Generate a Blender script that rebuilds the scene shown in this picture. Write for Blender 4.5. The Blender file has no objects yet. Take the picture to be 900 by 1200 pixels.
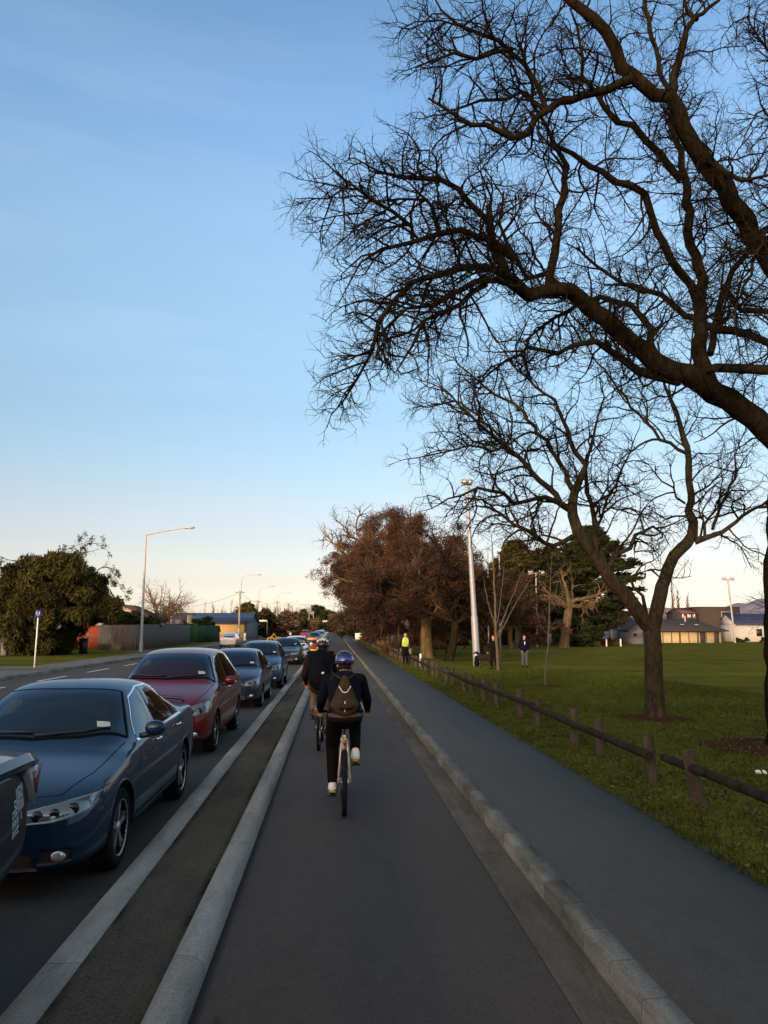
import bpy, bmesh, math, random
import numpy as np
from mathutils import Vector, Matrix, Euler
from mathutils.bvhtree import BVHTree
random.seed(7); NP = np.random.default_rng(11)
R = math.radians
scene = bpy.context.scene
C = scene.collection

# ------------------------------------------------------------------ camera
F = 920.0; HOR = 736.0; VPX = 392.0; H = 1.95
PITCH = math.atan((HOR-600)/F); YAW = math.atan((450-VPX)*math.cos(PITCH)/F)
CAMROT = Euler((math.pi/2+PITCH, 0, -YAW), 'XYZ').to_matrix()
cd = bpy.data.cameras.new('camera'); cam = bpy.data.objects.new('camera', cd); C.objects.link(cam)
cam.location = (0, 0, H); cam.rotation_euler = (math.pi/2+PITCH, 0, -YAW)
cd.sensor_fit = 'VERTICAL'; cd.sensor_height = 24; cd.sensor_width = 18; cd.lens = 24*F/1200
cd.clip_start = 0.05; cd.clip_end = 30000
scene.camera = cam

def ray(px, py):
    return CAMROT @ Vector(((px-450)/F, -(py-600)/F, -1))
def at(px, py, D):
    d = ray(px, py); return Vector((0, 0, H)) + d*(D/d.y)
def gz(x, y):                       # height of the park ground
    t = min(1, max(0, (x-3.15)/5.0)); t = t*t*(3-2*t)
    yy = min(max(y, 0), 175)
    return 0.105 - 0.0062*yy*t
def ground(px, py):                 # point of the park ground seen at a pixel
    d = ray(px, py); z = 0.1
    for _ in range(12):
        p = Vector((0, 0, H)) + d*((z-H)/d.z); z = gz(p.x, p.y)
    return p

# ------------------------------------------------------------------ materials
def nd(nt, t, **k):
    n = nt.nodes.new(t)
    for a, b in k.items(): setattr(n, a, b)
    return n
MC = {}
def mat(name, col, rough=0.8, metal=0.0, var=0.0, vscale=8.0, bump=0.0, bscale=40.0, col2=None, spec=None, coat=0.0, detail=6, emit=None, estr=0.0, trans=0.0, mscale=None, flake=0.0):
    if name in MC: return MC[name]
    m = bpy.data.materials.new(name); m.use_nodes = True; nt = m.node_tree
    b = nt.nodes['Principled BSDF']; L = nt.links
    c = (*col, 1); b.inputs['Base Color'].default_value = c
    b.inputs['Roughness'].default_value = rough; b.inputs['Metallic'].default_value = metal
    if spec is None and rough > .6: spec = .06
    if spec is not None: b.inputs['Specular IOR Level'].default_value = spec
    if coat: b.inputs['Coat Weight'].default_value = coat; b.inputs['Coat Roughness'].default_value = 0.04
    if trans: b.inputs['Transmission Weight'].default_value = trans
    if emit: b.inputs['Emission Color'].default_value = (*emit, 1); b.inputs['Emission Strength'].default_value = estr
    if var or bump or col2:
        tc = nd(nt, 'ShaderNodeTexCoord'); mp = nd(nt, 'ShaderNodeMapping'); L.new(tc.outputs['Object'], mp.inputs[0])
        if mscale: mp.inputs['Scale'].default_value = mscale
    if var or col2:
        n = nd(nt, 'ShaderNodeTexNoise'); n.inputs['Scale'].default_value = vscale; n.inputs['Detail'].default_value = detail; n.inputs['Roughness'].default_value = 0.65
        L.new(mp.outputs[0], n.inputs['Vector'])
        r = nd(nt, 'ShaderNodeValToRGB'); L.new(n.outputs['Fac'], r.inputs[0])
        lo = tuple(x*(1-var) for x in col); hi = col2 if col2 else tuple(min(1, x*(1+var)) for x in col)
        r.color_ramp.elements[0].position = 0.32; r.color_ramp.elements[1].position = 0.68
        r.color_ramp.elements[0].color = (*lo, 1); r.color_ramp.elements[1].color = (*hi, 1)
        L.new(r.outputs[0], b.inputs['Base Color'])
    if bump:
        n2 = nd(nt, 'ShaderNodeTexNoise'); n2.inputs['Scale'].default_value = bscale; n2.inputs['Detail'].default_value = 4
        L.new(mp.outputs[0], n2.inputs['Vector'])
        bp = nd(nt, 'ShaderNodeBump'); bp.inputs['Strength'].default_value = bump; bp.inputs['Distance'].default_value = 0.02
        L.new(n2.outputs['Fac'], bp.inputs['Height']); L.new(bp.outputs[0], b.inputs['Normal'])
    MC[name] = m; return m

def ramp(nt, src, stops):
    r = nd(nt, 'ShaderNodeValToRGB'); nt.links.new(src, r.inputs[0]); cr = r.color_ramp
    while len(cr.elements) < len(stops): cr.elements.new(0.5)
    for e, (p, c) in zip(cr.elements, stops): e.position = p; e.color = (*c, 1) if len(c) == 3 else c
    return r.outputs[0]
def noise(nt, vec, scale, detail=5, rough=0.6):
    n = nd(nt, 'ShaderNodeTexNoise'); n.inputs['Scale'].default_value = scale; n.inputs['Detail'].default_value = detail; n.inputs['Roughness'].default_value = rough
    nt.links.new(vec, n.inputs['Vector']); return n.outputs['Fac']
def mix(nt, a, b, fac, mode='MIX'):
    m = nd(nt, 'ShaderNodeMix', data_type='RGBA', blend_type=mode)
    for s, i in ((fac, 0), (a, 6), (b, 7)):
        if isinstance(s, (int, float)): m.inputs[i].default_value = s
        elif isinstance(s, tuple): m.inputs[i].default_value = (*s, 1)
        else: nt.links.new(s, m.inputs[i])
    return m.outputs[2]
def base(name, rough=0.85):
    m = bpy.data.materials.new(name); m.use_nodes = True; nt = m.node_tree; b = nt.nodes['Principled BSDF']; b.inputs['Roughness'].default_value = rough; b.inputs['Specular IOR Level'].default_value = 0.0
    g = nd(nt, 'ShaderNodeNewGeometry'); MC[name] = m
    return m, nt, b, g.outputs['Position']
def bumpn(nt, b, h, strength, dist=0.01):
    bp = nd(nt, 'ShaderNodeBump'); bp.inputs['Strength'].default_value = strength; bp.inputs['Distance'].default_value = dist
    nt.links.new(h, bp.inputs['Height']); nt.links.new(bp.outputs[0], b.inputs['Normal'])
def maprange(nt, v, a, b_, c=0.0, d=1.0):
    n = nd(nt, 'ShaderNodeMapRange'); n.inputs[1].default_value = a; n.inputs[2].default_value = b_; n.inputs[3].default_value = c; n.inputs[4].default_value = d
    nt.links.new(v, n.inputs[0]); return n.outputs[0]
def scaled(nt, vec, s):
    mp = nd(nt, 'ShaderNodeMapping'); mp.inputs['Scale'].default_value = s; nt.links.new(vec, mp.inputs[0]); return mp.outputs[0]

def asphalt(name, c0, c1, worn=None, stripes=()):
    m, nt, b, pos = base(name, 0.88)
    big = noise(nt, scaled(nt, pos, (1, .25, 1)), 0.9, 5); fine = noise(nt, pos, 140, 3, .7); med = noise(nt, pos, 9, 4)
    col = ramp(nt, big, [(.3, c0), (.7, c1)])
    col = mix(nt, col, ramp(nt, fine, [(.3, (.45,)*3), (.60, (1.0,)*3), (.75, (1.8,)*3)]), 1.0, 'MULTIPLY')
    col = mix(nt, col, ramp(nt, med, [(.35, (.93,)*3), (.65, (1.05,)*3)]), 1.0, 'MULTIPLY')
    vo = nd(nt, 'ShaderNodeTexVoronoi'); vo.inputs['Scale'].default_value = 26; nt.links.new(pos, vo.inputs['Vector'])
    chip = ramp(nt, vo.outputs['Distance'], [(.05, (2.2, 2.1, 1.9)), (.13, (1, 1, 1))]); col = mix(nt, col, mix(nt, col, chip, 1.0, 'MULTIPLY'), maprange(nt, noise(nt, pos, 5, 3), .5, .62))
    st = noise(nt, scaled(nt, pos, (1.6, .5, 1)), 1.1, 7, .7); col = mix(nt, col, ramp(nt, st, [(.3, (.78, .78, .80)), (.42, (1, 1, 1)), (.66, (1, 1, 1)), (.78, (1.15, 1.12, 1.06))]), 1.0, 'MULTIPLY')
    sep = nd(nt, 'ShaderNodeSeparateXYZ'); nt.links.new(pos, sep.inputs[0])
    for (xc, wd, c) in stripes:      # worn wheel track with its own colour
        ad = nd(nt, 'ShaderNodeMath', operation='SUBTRACT'); nt.links.new(sep.outputs[0], ad.inputs[0]); ad.inputs[1].default_value = xc
        ab = nd(nt, 'ShaderNodeMath', operation='ABSOLUTE'); nt.links.new(ad.outputs[0], ab.inputs[0])
        f = maprange(nt, ab.outputs[0], wd*.4, wd, 1, 0)
        col = mix(nt, col, mix(nt, col, c, 1.0, 'MULTIPLY'), f)
    b.inputs['Specular IOR Level'].default_value = .22; nt.links.new(col, b.inputs['Base Color']); bumpn(nt, b, fine, .3, .004)
    return m
asphalt('cycle_asphalt', (.066, .050, .041), (.088, .066, .054), stripes=((-.72, .07, (.42, .40, .36)), (.35, .42, (.80, .86, .93)), (1.1, .3, (1.06, 1.04, 1.02)), (-.45, .3, (1.1, 1.04, 1.02))))
asphalt('road_asphalt', (.052, .045, .040), (.078, .068, .060))
asphalt('path_asphalt', (.078, .065, .053), (.104, .086, .071))
def concrete_mat(name, c, dirt=.5, joints=None, blocks=.08):
    m, nt, b, pos = base(name, .85)
    a = noise(nt, scaled(nt, pos, (3, .6, 3)), 1.6, 6, .7); f = noise(nt, pos, 60, 3)
    col = ramp(nt, a, [(.32, tuple(x*(1-dirt) for x in c)), (.6, c), (.8, tuple(x*1.15 for x in c))])
    col = mix(nt, col, ramp(nt, f, [(.3, (.75,)*3), (.7, (1.2,)*3)]), 1, 'MULTIPLY')
    if joints:
        sep = nd(nt, 'ShaderNodeSeparateXYZ'); nt.links.new(pos, sep.inputs[0])
        w = nd(nt, 'ShaderNodeMath', operation='MODULO'); nt.links.new(sep.outputs[1], w.inputs[0]); w.inputs[1].default_value = joints
        dv = nd(nt, 'ShaderNodeMath', operation='DIVIDE'); nt.links.new(sep.outputs[1], dv.inputs[0]); dv.inputs[1].default_value = joints
        fl = nd(nt, 'ShaderNodeMath', operation='FLOOR'); nt.links.new(dv.outputs[0], fl.inputs[0])
        wn = nd(nt, 'ShaderNodeTexWhiteNoise', noise_dimensions='1D'); nt.links.new(fl.outputs[0], wn.inputs['W'])
        col = mix(nt, col, ramp(nt, wn.outputs['Value'], [(0, (1-blocks,)*3), (1, (1+blocks,)*3)]), 1, 'MULTIPLY')
        f2 = maprange(nt, w.outputs[0], .003, .009, .7, 0)
        col = mix(nt, col, (.015, .014, .012), f2)
    nt.links.new(col, b.inputs['Base Color']); bumpn(nt, b, f, .35, .006); return m
concrete_mat('kerb_concrete', (.32, .285, .25), .35, 2.4)
concrete_mat('stone_kerb', (.215, .195, .165), .55, .46, .2)
concrete_mat('gutter_concrete', (.14, .118, .093), .35, 3.6)
concrete_mat('footpath_concrete', (.16, .155, .145), .3, 3.0)
concrete_mat('block_wall', (.12, .12, .115), .4)
def infill():
    m, nt, b, pos = base('separator_infill', .95)
    f = noise(nt, pos, 70, 5, .8); a = noise(nt, scaled(nt, pos, (1, .4, 1)), 2.2, 6)
    col = ramp(nt, f, [(.3, (.040, .032, .025)), (.55, (.112, .094, .076)), (.75, (.23, .195, .16))])
    col = mix(nt, col, ramp(nt, a, [(.35, (.75, .74, .68)), (.65, (1.12, 1.06, 1.0))]), 1, 'MULTIPLY')
    sep = nd(nt, 'ShaderNodeSeparateXYZ'); nt.links.new(pos, sep.inputs[0]); e = noise(nt, scaled(nt, pos, (1, .6, 1)), 3.5, 5)
    for xc in (-.905, -1.40):      # dirt caught along both kerbs
        ad = nd(nt, 'ShaderNodeMath', operation='SUBTRACT'); nt.links.new(sep.outputs[0], ad.inputs[0]); ad.inputs[1].default_value = xc
        ab = nd(nt, 'ShaderNodeMath', operation='ABSOLUTE'); nt.links.new(ad.outputs[0], ab.inputs[0]); mu = nd(nt, 'ShaderNodeMath', operation='MULTIPLY'); nt.links.new(maprange(nt, ab.outputs[0], .0, .07, 1, 0), mu.inputs[0]); nt.links.new(maprange(nt, e, .35, .6), mu.inputs[1])
        col = mix(nt, col, (.014, .012, .009), mu.outputs[0])
    nt.links.new(col, b.inputs['Base Color']); bumpn(nt, b, f, .8, .012)
infill()
def grass_mat():
    m, nt, b, pos = base('grass', .95)
    a = noise(nt, pos, .35, 6, .6); f = noise(nt, pos, 35, 4, .7); p2 = noise(nt, scaled(nt, pos, (.05, 1, 1)), .22, 3)
    col = ramp(nt, a, [(.3, (.074, .075, .017)), (.55, (.106, .100, .024)), (.75, (.140, .120, .034))])
    col = mix(nt, col, ramp(nt, f, [(.3, (.6, .65, .5)), (.6, (1.1, 1.1, 1.0)), (.8, (1.6, 1.5, 1.3))]), 1, 'MULTIPLY')
    col = mix(nt, col, ramp(nt, p2, [(.4, (.85, .9, .85)), (.6, (1.18, 1.1, 1.0))]), 1, 'MULTIPLY')
    nt.links.new(col, b.inputs['Base Color']); bumpn(nt, b, f, .7, .03)
    m2, nt, b, pos = base('mulch', .95)
    f = noise(nt, pos, 45, 5, .8)
    nt.links.new(ramp(nt, f, [(.3, (.02, .011, .007)), (.55, (.075, .038, .02)), (.75, (.16, .085, .045))]), b.inputs['Base Color']); bumpn(nt, b, f, 1, .03)
    m3, nt, b, pos = base('bare_earth', .95)
    a = noise(nt, pos, .5, 5); nt.links.new(ramp(nt, a, [(.4, (.05, .06, .02)), (.6, (.08, .065, .045))]), b.inputs['Base Color'])
grass_mat()
def bark_mat(name, c0, c1, sc=9):
    m, nt, b, pos = base(name, .95)
    tc = nd(nt, 'ShaderNodeTexCoord')
    v = scaled(nt, tc.outputs['Object'], (1, 1, .28)); a = noise(nt, v, sc, 7, .75); g = noise(nt, tc.outputs['Object'], 1.3, 4)
    col = ramp(nt, a, [(.35, c0), (.65, c1)]); col = mix(nt, col, ramp(nt, g, [(.4, (.8, .9, .7)), (.65, (1.2, 1.1, 1.05))]), 1, 'MULTIPLY')
    nt.links.new(col, b.inputs['Base Color']); bumpn(nt, b, a, 1.0, .05); return m
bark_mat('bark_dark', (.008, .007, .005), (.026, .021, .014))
bark_mat('bark_grey', (.018, .015, .011), (.075, .062, .045), 16)
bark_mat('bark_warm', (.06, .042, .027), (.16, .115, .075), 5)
bark_mat('bark_pale', (.07, .058, .045), (.15, .12, .095), 20)
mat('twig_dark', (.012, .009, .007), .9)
mat('twig_brown', (.065, .038, .025), .9, var=.4, vscale=1.2)
mat('twig_grey', (.09, .07, .055), .9)
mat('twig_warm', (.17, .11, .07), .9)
def leafmat(name, c, var=.5, sc=1.0):
    m = mat(name, c, .75, var=var, vscale=sc, detail=3); return m
leafmat('leaf_brown', (.054, .031, .020), .5, .8)
leafmat('leaf_copper', (.066, .037, .023), .5, .8)
leafmat('leaf_conifer', (.018, .025, .010), .5, .5)
leafmat('leaf_conifer_olive', (.045, .048, .014), .5, .5)
leafmat('leaf_bush', (.037, .036, .011), .55, .8)
leafmat('leaf_gold', (.065, .048, .012), .4, .8)
leafmat('leaf_hedge', (.022, .032, .012), .5, .9)
leafmat('leaf_far', (.07, .06, .03), .5, .1)
leafmat('leaf_far_brown', (.11, .068, .045), .4, .1)
mat('grass_blade', (.046, .058, .010), .8, var=.5, vscale=3)
mat('fallen_leaf', (.13, .078, .034), .8, var=.6, vscale=9)
mat('log_wood', (.024, .019, .013), .9, var=.5, vscale=10, bump=.6, bscale=30, mscale=(1, 1, .3))
mat('post_wood', (.062, .050, .036), .9, var=.45, vscale=9, bump=.5, bscale=30, mscale=(1, 1, .3))
mat('rubber', (.012, .012, .013), .85, bump=.2, bscale=80)
mat('black_plastic', (.012, .012, .013), .5)
mat('black_gloss', (.008, .008, .01), .12)
mat('seam', (.004, .004, .005), .8)
mat('alloy', (.42, .43, .45), .32, metal=.85)
mat('alloy_dark', (.25, .25, .27), .35, metal=.8)
mat('chrome', (.75, .76, .78), .12, metal=1)
mat('galvanised', (.30, .31, .33), .5, metal=.3, var=.12, vscale=3)
mat('lamp_grey', (.36, .355, .35), .5, var=.08, vscale=2)
mat('white_paint', (.72, .70, .66), .6, var=.08, vscale=8)
mat('line_paint', (.55, .55, .53), .8, var=.3, vscale=6)
mat('glass_dark', (.008, .014, .034), .03, spec=1.0)
mat('lamp_lens', (.16, .17, .18), .10, metal=.5, coat=1)
mat('lens_clear', (.5, .5, .5), .10, metal=.6, coat=1)
def thin_glass():
    m = bpy.data.materials.new('glass_thin'); m.use_nodes = True; nt = m.node_tree; nt.nodes.remove(nt.nodes['Principled BSDF']); out = nt.nodes['Material Output']
    tr = nd(nt, 'ShaderNodeBsdfTransparent'); tr.inputs[0].default_value = (.74, .80, .82, 1); gs = nd(nt, 'ShaderNodeBsdfGlossy'); gs.inputs['Roughness'].default_value = .02; gs.inputs[0].default_value = (.8, .9, 1, 1)
    fr = nd(nt, 'ShaderNodeFresnel'); fr.inputs[0].default_value = 1.62; mx = nd(nt, 'ShaderNodeMixShader'); nt.links.new(fr.outputs[0], mx.inputs[0]); nt.links.new(tr.outputs[0], mx.inputs[1]); nt.links.new(gs.outputs[0], mx.inputs[2]); nt.links.new(mx.outputs[0], out.inputs[0])
    MC['glass_thin'] = m
thin_glass(); mat('seat_cloth', (.13, .125, .12), .9); mat('dash', (.04, .04, .043), .7)
mat('lamp_reflector', (.5, .5, .52), .22, metal=.9, coat=1)
mat('amber', (.5, .15, .02), .2, coat=1)
mat('tail_red', (.30, .012, .012), .15, coat=1)
mat('tail_lit', (.5, .03, .03), .2, emit=(1, .12, .12), estr=1.6)
mat('head_lit', (.8, .8, .75), .2, emit=(1, .85, .6), estr=3.0)
mat('plate_white', (.72, .72, .68), .5)
mat('sticker', (.40, .42, .39), .5, var=.15, vscale=60)
mat('decal_white', (.55, .58, .62), .5)
def paint(name, c, metal=.1, rough=.45): return mat(name, c, rough, metal=metal, coat=.6, spec=.15)
paint('paint_navy', (.002, .016, .044)); paint('paint_red', (.095, .001, .006), .0, .4); paint('paint_blue', (.007, .015, .042)); paint('paint_blue_light', (.014, .034, .09))
paint('paint_black', (.010, .014, .022)); paint('paint_white', (.62, .64, .66), .1, .3); paint('paint_silver', (.48, .48, .48), .6, .35); MC['paint_teal'] = mat('paint_teal', (.005, .012, .020), .45, coat=.4, spec=.2); mat('lens_pale', (.26, .28, .30), .2, coat=.8); mat('lens_dull_red', (.13, .02, .025), .25, coat=.8)
paint('paint_grey', (.2, .21, .22), .5); paint('paint_bright_red', (.45, .02, .02), .1)

# ------------------------------------------------------------------ mesh builder
class MB:
    def __init__(s): s.v = []; s.f = []; s.m = []; s.n = 0
    def add(s, V, Fc, mi=0):
        s.v.append(np.asarray(V, float).reshape(-1, 3)); n = s.n
        for f in Fc: s.f.append(tuple(i+n for i in f)); s.m.append(mi)
        s.n += len(s.v[-1])
    def box(s, c, d, rz=0, mi=0, tilt=None, taper=1.0):
        x, y, z = [k/2 for k in d]; t = taper
        V = np.array([(-x, -y, -z), (x, -y, -z), (x, y, -z), (-x, y, -z), (-x*t, -y*t, z), (x*t, -y*t, z), (x*t, y*t, z), (-x*t, y*t, z)])
        M = Matrix.Rotation(rz, 3, 'Z')
        if tilt is not None: M = M @ Euler(tilt).to_matrix()
        V = V @ np.array(M).T + np.array(c)
        s.add(V, [(0, 3, 2, 1), (4, 5, 6, 7), (0, 1, 5, 4), (1, 2, 6, 5), (2, 3, 7, 6), (3, 0, 4, 7)], mi); return s
    def tube(s, P, rad, k=8, mi=0, cap=True, ell=None):
        P = np.asarray([tuple(p) for p in P], float); n = len(P)
        rad = np.full(n, rad) if np.isscalar(rad) else np.asarray(rad, float)
        T = np.gradient(P, axis=0) if n > 1 else np.array([[0, 0, 1.]])
        T /= np.linalg.norm(T, axis=1)[:, None]+1e-12
        mt = np.abs((P[-1]-P[0])); ref = np.eye(3)[int(np.argmin(mt))]
        A = np.cross(T, ref); A /= np.linalg.norm(A, axis=1)[:, None]+1e-12; B = np.cross(T, A)
        a = np.arange(k)*2*math.pi/k
        V = P[:, None, :] + rad[:, None, None]*(np.cos(a)[None, :, None]*A[:, None, :] + np.sin(a)[None, :, None]*B[:, None, :])
        Fc = [(i*k+j, i*k+(j+1) % k, (i+1)*k+(j+1) % k, (i+1)*k+j) for i in range(n-1) for j in range(k)]
        if cap: Fc += [tuple(range(k))[::-1], tuple((n-1)*k+j for j in range(k))]
        s.add(V.reshape(-1, 3), Fc, mi); return s
    def lathe(s, prof, k=24, axis='Z', c=(0, 0, 0), mi=0, closed=False):
        a = np.arange(k)*2*math.pi/k; V = []
        for (r, h) in prof:
            x, y = r*np.cos(a), r*np.sin(a); z = np.full(k, h)
            V.append(np.stack([x, y, z] if axis == 'Z' else [z, x, y] if axis == 'X' else [x, z, y], 1))
        V = np.concatenate(V)+np.array(c); n = len(prof)
        Fc = [(i*k+j, i*k+(j+1) % k, ((i+1) % n)*k+(j+1) % k, ((i+1) % n)*k+j) for i in range(n if closed else n-1) for j in range(k)]
        if not closed: Fc += [tuple(range(k))[::-1], tuple((n-1)*k+j for j in range(k))]
        s.add(V, Fc, mi); return s
    def ell(s, c, r, M=None, k=16, q=10, mi=0):
        V = []; 
        for i in range(q+1):
            t = math.pi*i/q
            for j in range(k): V.append((r[0]*math.sin(t)*math.cos(2*math.pi*j/k), r[1]*math.sin(t)*math.sin(2*math.pi*j/k), r[2]*math.cos(t)))
        V = np.array(V)
        if M is not None: V = V @ np.array(M).T
        s.add(V+np.array(tuple(c)), [(i*k+j, (i+1)*k+j, (i+1)*k+(j+1) % k, i*k+(j+1) % k) for i in range(q) for j in range(k)], mi); return s
    def prism(s, pts, d, origin=(0, 0, 0), mi=0):     # polygon (3D points) extruded by vector d
        n = len(pts); P = np.array([tuple(p) for p in pts], float)+np.array(origin); Q = P+np.array(tuple(d))
        s.add(np.concatenate([P, Q]), [tuple(range(n))[::-1], tuple(range(n, 2*n))]+[(i, (i+1) % n, n+(i+1) % n, n+i) for i in range(n)], mi); return s
    def sweep(s, prof, ys, mi=0):                     # profile in x,z swept along y
        n = len(prof); V = [(x, y, z) for y in ys for (x, z) in prof]
        s.add(V, [(i*n+j, i*n+j+1, (i+1)*n+j+1, (i+1)*n+j) for i in range(len(ys)-1) for j in range(n-1)], mi); return s
    def mesh(s, name, mats, smooth=False, fixn=True):
        me = bpy.data.meshes.new(name)
        V = np.concatenate(s.v) if s.v else np.zeros((0, 3))
        me.vertices.add(len(V)); me.vertices.foreach_set('co', V.ravel())
        ls = np.array([len(f) for f in s.f], dtype=np.int32); tot = int(ls.sum())
        me.loops.add(tot); me.loops.foreach_set('vertex_index', np.fromiter((i for f in s.f for i in f), dtype=np.int32, count=tot))
        me.polygons.add(len(s.f)); st = np.zeros(len(s.f), dtype=np.int32); st[1:] = np.cumsum(ls)[:-1]
        me.polygons.foreach_set('loop_start', st); me.polygons.foreach_set('material_index', np.array(s.m, dtype=np.int32))
        if smooth: me.polygons.foreach_set('use_smooth', np.ones(len(s.f), dtype=bool))
        me.update(calc_edges=True); me.validate()
        for m in (mats if isinstance(mats, (list, tuple)) else [mats]): me.materials.append(MC[m])
        return me
    def build(s, name, mats, parent=None, smooth=False, loc=None, fix=False):
        me = s.mesh(name, mats, smooth)
        if fix:
            bm = bmesh.new(); bm.from_mesh(me); bmesh.ops.recalc_face_normals(bm, faces=bm.faces); bm.to_mesh(me); bm.free()
        if smooth == 'auto': me.set_sharp_from_angle(angle=R(38))
        return link(name, me, parent, loc)
def link(name, me, parent=None, loc=None, rz=None):
    o = bpy.data.objects.new(name, me); C.objects.link(o)
    if parent: o.parent = parent
    if loc is not None: o.location = loc
    if rz is not None: o.rotation_euler = (0, 0, rz)
    return o
def tag(o, label=None, cat=None, group=None, kind=None):
    if label: o['label'] = label
    if cat: o['category'] = cat
    if group: o['group'] = group
    if kind: o['kind'] = kind
    return o
def thing(name, label, cat, loc=(0, 0, 0), rz=0, group=None):
    o = bpy.data.objects.new(name, None); C.objects.link(o); o.location = loc; o.rotation_euler = (0, 0, rz); o.empty_display_size = .2
    return tag(o, label, cat, group)
def dup(root, loc, rz=None, label=None, group=None, swap=None, scale=None):
    def sw(c):
        if swap and c.data:
            key = (c.data.name, tuple(sorted(swap.items())))
            if any(m and m.name in swap for m in c.data.materials):
                if key not in DC:
                    d = c.data.copy()
                    for i, m in enumerate(d.materials):
                        if m.name in swap: d.materials[i] = MC[swap[m.name]]
                    DC[key] = d
                c.data = DC[key]
    r = root.copy(); C.objects.link(r); r.location = loc
    if rz is not None: r.rotation_euler = (0, 0, rz)
    if label: r['label'] = label
    if group: r['group'] = group
    if scale is not None: r.scale = scale if not isinstance(scale, (int, float)) else (scale,)*3
    for ch in list(root.children):
        c = ch.copy(); C.objects.link(c); c.parent = r; sw(c)
        for g in list(ch.children):
            d = g.copy(); C.objects.link(d); d.parent = c; sw(d)
    return r
DC = {}
def bake(me, mods):                       # returns a new mesh with modifiers applied
    o = bpy.data.objects.new('tmp', me); C.objects.link(o)
    for t, kw in mods:
        m = o.modifiers.new(t, t)
        for k, v in kw.items(): setattr(m, k, v)
    dg = bpy.context.evaluated_depsgraph_get(); dg.update()
    out = bpy.data.meshes.new_from_object(o.evaluated_get(dg), depsgraph=dg)
    bpy.data.objects.remove(o); return out

# ------------------------------------------------------------------ sky and light
SUN_EL, SUN_AZ = 8.0, 205.0      # azimuth measured clockwise from +Y: behind the camera, to the left
w = bpy.data.worlds.new('World'); scene.world = w; w.use_nodes = True; nt = w.node_tree
bg = nt.nodes['Background']; sky = nd(nt, 'ShaderNodeTexSky', sky_type='NISHITA'); sky.sun_disc = False
sky.sun_elevation = R(SUN_EL); sky.sun_rotation = R(SUN_AZ); sky.altitude = 0; sky.air_density = 1.0; sky.dust_density = 1.0; sky.ozone_density = 1.5
tc = nd(nt, 'ShaderNodeTexCoord'); sp = nd(nt, 'ShaderNodeSeparateXYZ'); nt.links.new(tc.outputs['Generated'], sp.inputs[0])
tz = [(0.0, (1.921, 2.019, 3.107)), (0.019, (1.171, 1.204, 1.931)), (0.056, (0.997, 0.869, 1.132)), (0.11, (1.012, 0.819, 0.913)), (0.174, (1.014, 0.904, 0.956)), (0.269, (1.035, 1.029, 1.058)), (0.387, (1.286, 1.305, 1.301)), (0.492, (1.481, 1.504, 1.54)), (0.583, (1.262, 1.429, 1.589)), (0.659, (1.116, 1.321, 1.464)), (0.74, (0.85, 1.05, 1.15)), (0.9, (1.0, 1.0, 0.98))]
cr = ramp(nt, sp.outputs[2], [(z, tuple(v/3 for v in c)) for z, c in tz])      # air colour correction by height above the horizon
sc3 = nd(nt, 'ShaderNodeVectorMath', operation='SCALE'); nt.links.new(cr, sc3.inputs[0]); sc3.inputs['Scale'].default_value = 3
ml = nd(nt, 'ShaderNodeVectorMath', operation='MULTIPLY'); nt.links.new(sky.outputs[0], ml.inputs[0]); nt.links.new(sc3.outputs[0], ml.inputs[1])
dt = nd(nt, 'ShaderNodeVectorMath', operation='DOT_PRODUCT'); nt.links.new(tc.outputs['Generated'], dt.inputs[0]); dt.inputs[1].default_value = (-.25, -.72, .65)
gl = ramp(nt, maprange(nt, dt.outputs['Value'], -.1, .7), [(0, (.333, .333, .333)), (.5, (.59, .50, .44)), (1, (1.0, .75, .56))])    # unseen sky behind the camera brightened and warmed to add light on the ground
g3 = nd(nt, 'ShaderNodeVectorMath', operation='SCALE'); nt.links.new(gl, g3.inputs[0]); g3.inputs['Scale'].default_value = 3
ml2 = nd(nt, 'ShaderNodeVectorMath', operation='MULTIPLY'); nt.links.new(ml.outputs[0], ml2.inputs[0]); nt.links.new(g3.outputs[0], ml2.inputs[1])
cn = noise(nt, scaled(nt, tc.outputs['Generated'], (1.2, 1.2, 9)), 2.2, 6, .55)      # very thin cirrus streaks
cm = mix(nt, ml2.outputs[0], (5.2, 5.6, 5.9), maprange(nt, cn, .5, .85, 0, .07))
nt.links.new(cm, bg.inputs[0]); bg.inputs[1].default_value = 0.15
sl = bpy.data.lights.new('sun', 'SUN'); so = bpy.data.objects.new('sun', sl); C.objects.link(so)
sl.energy = 1.8; sl.angle = R(2.0); sl.color = (1, .78, .55)
az, el = R(SUN_AZ), R(SUN_EL); sd = Vector((math.sin(az)*math.cos(el), math.cos(az)*math.cos(el), math.sin(el)))
so.rotation_euler = sd.to_track_quat('Z', 'Y').to_euler(); so.location = sd*50
scene.view_settings.view_transform = 'Standard'; scene.view_settings.look = 'None'; scene.view_settings.exposure = 0.7; scene.view_settings.gamma = 1
scene.cycles.max_bounces = 6; scene.cycles.diffuse_bounces = 3; scene.cycles.glossy_bounces = 3; scene.cycles.transparent_max_bounces = 6
# ------------------------------------------------------------------ ground, road, kerbs
def yrange(a, b, n=60, p=1.8): return [a+(b-a)*(i/n)**p for i in range(n+1)]
YS = yrange(-25, 620, 40)
def strip(name, prof, m, ys=YS, kind='structure', label=None, cat=None, smooth=False):
    mb = MB(); mb.sweep(prof, ys); o = mb.build(name, m, smooth=smooth)
    o['kind'] = kind; return o
# wide ground sheet under everything
g = MB(); S = 14000
g.add([(-S, -2000, -1.3), (S, -2000, -1.3), (S, S, -1.3), (-S, S, -1.3)], [(0, 1, 2, 3)]); o = g.build('ground', 'bare_earth'); o['kind'] = 'structure'
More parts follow.
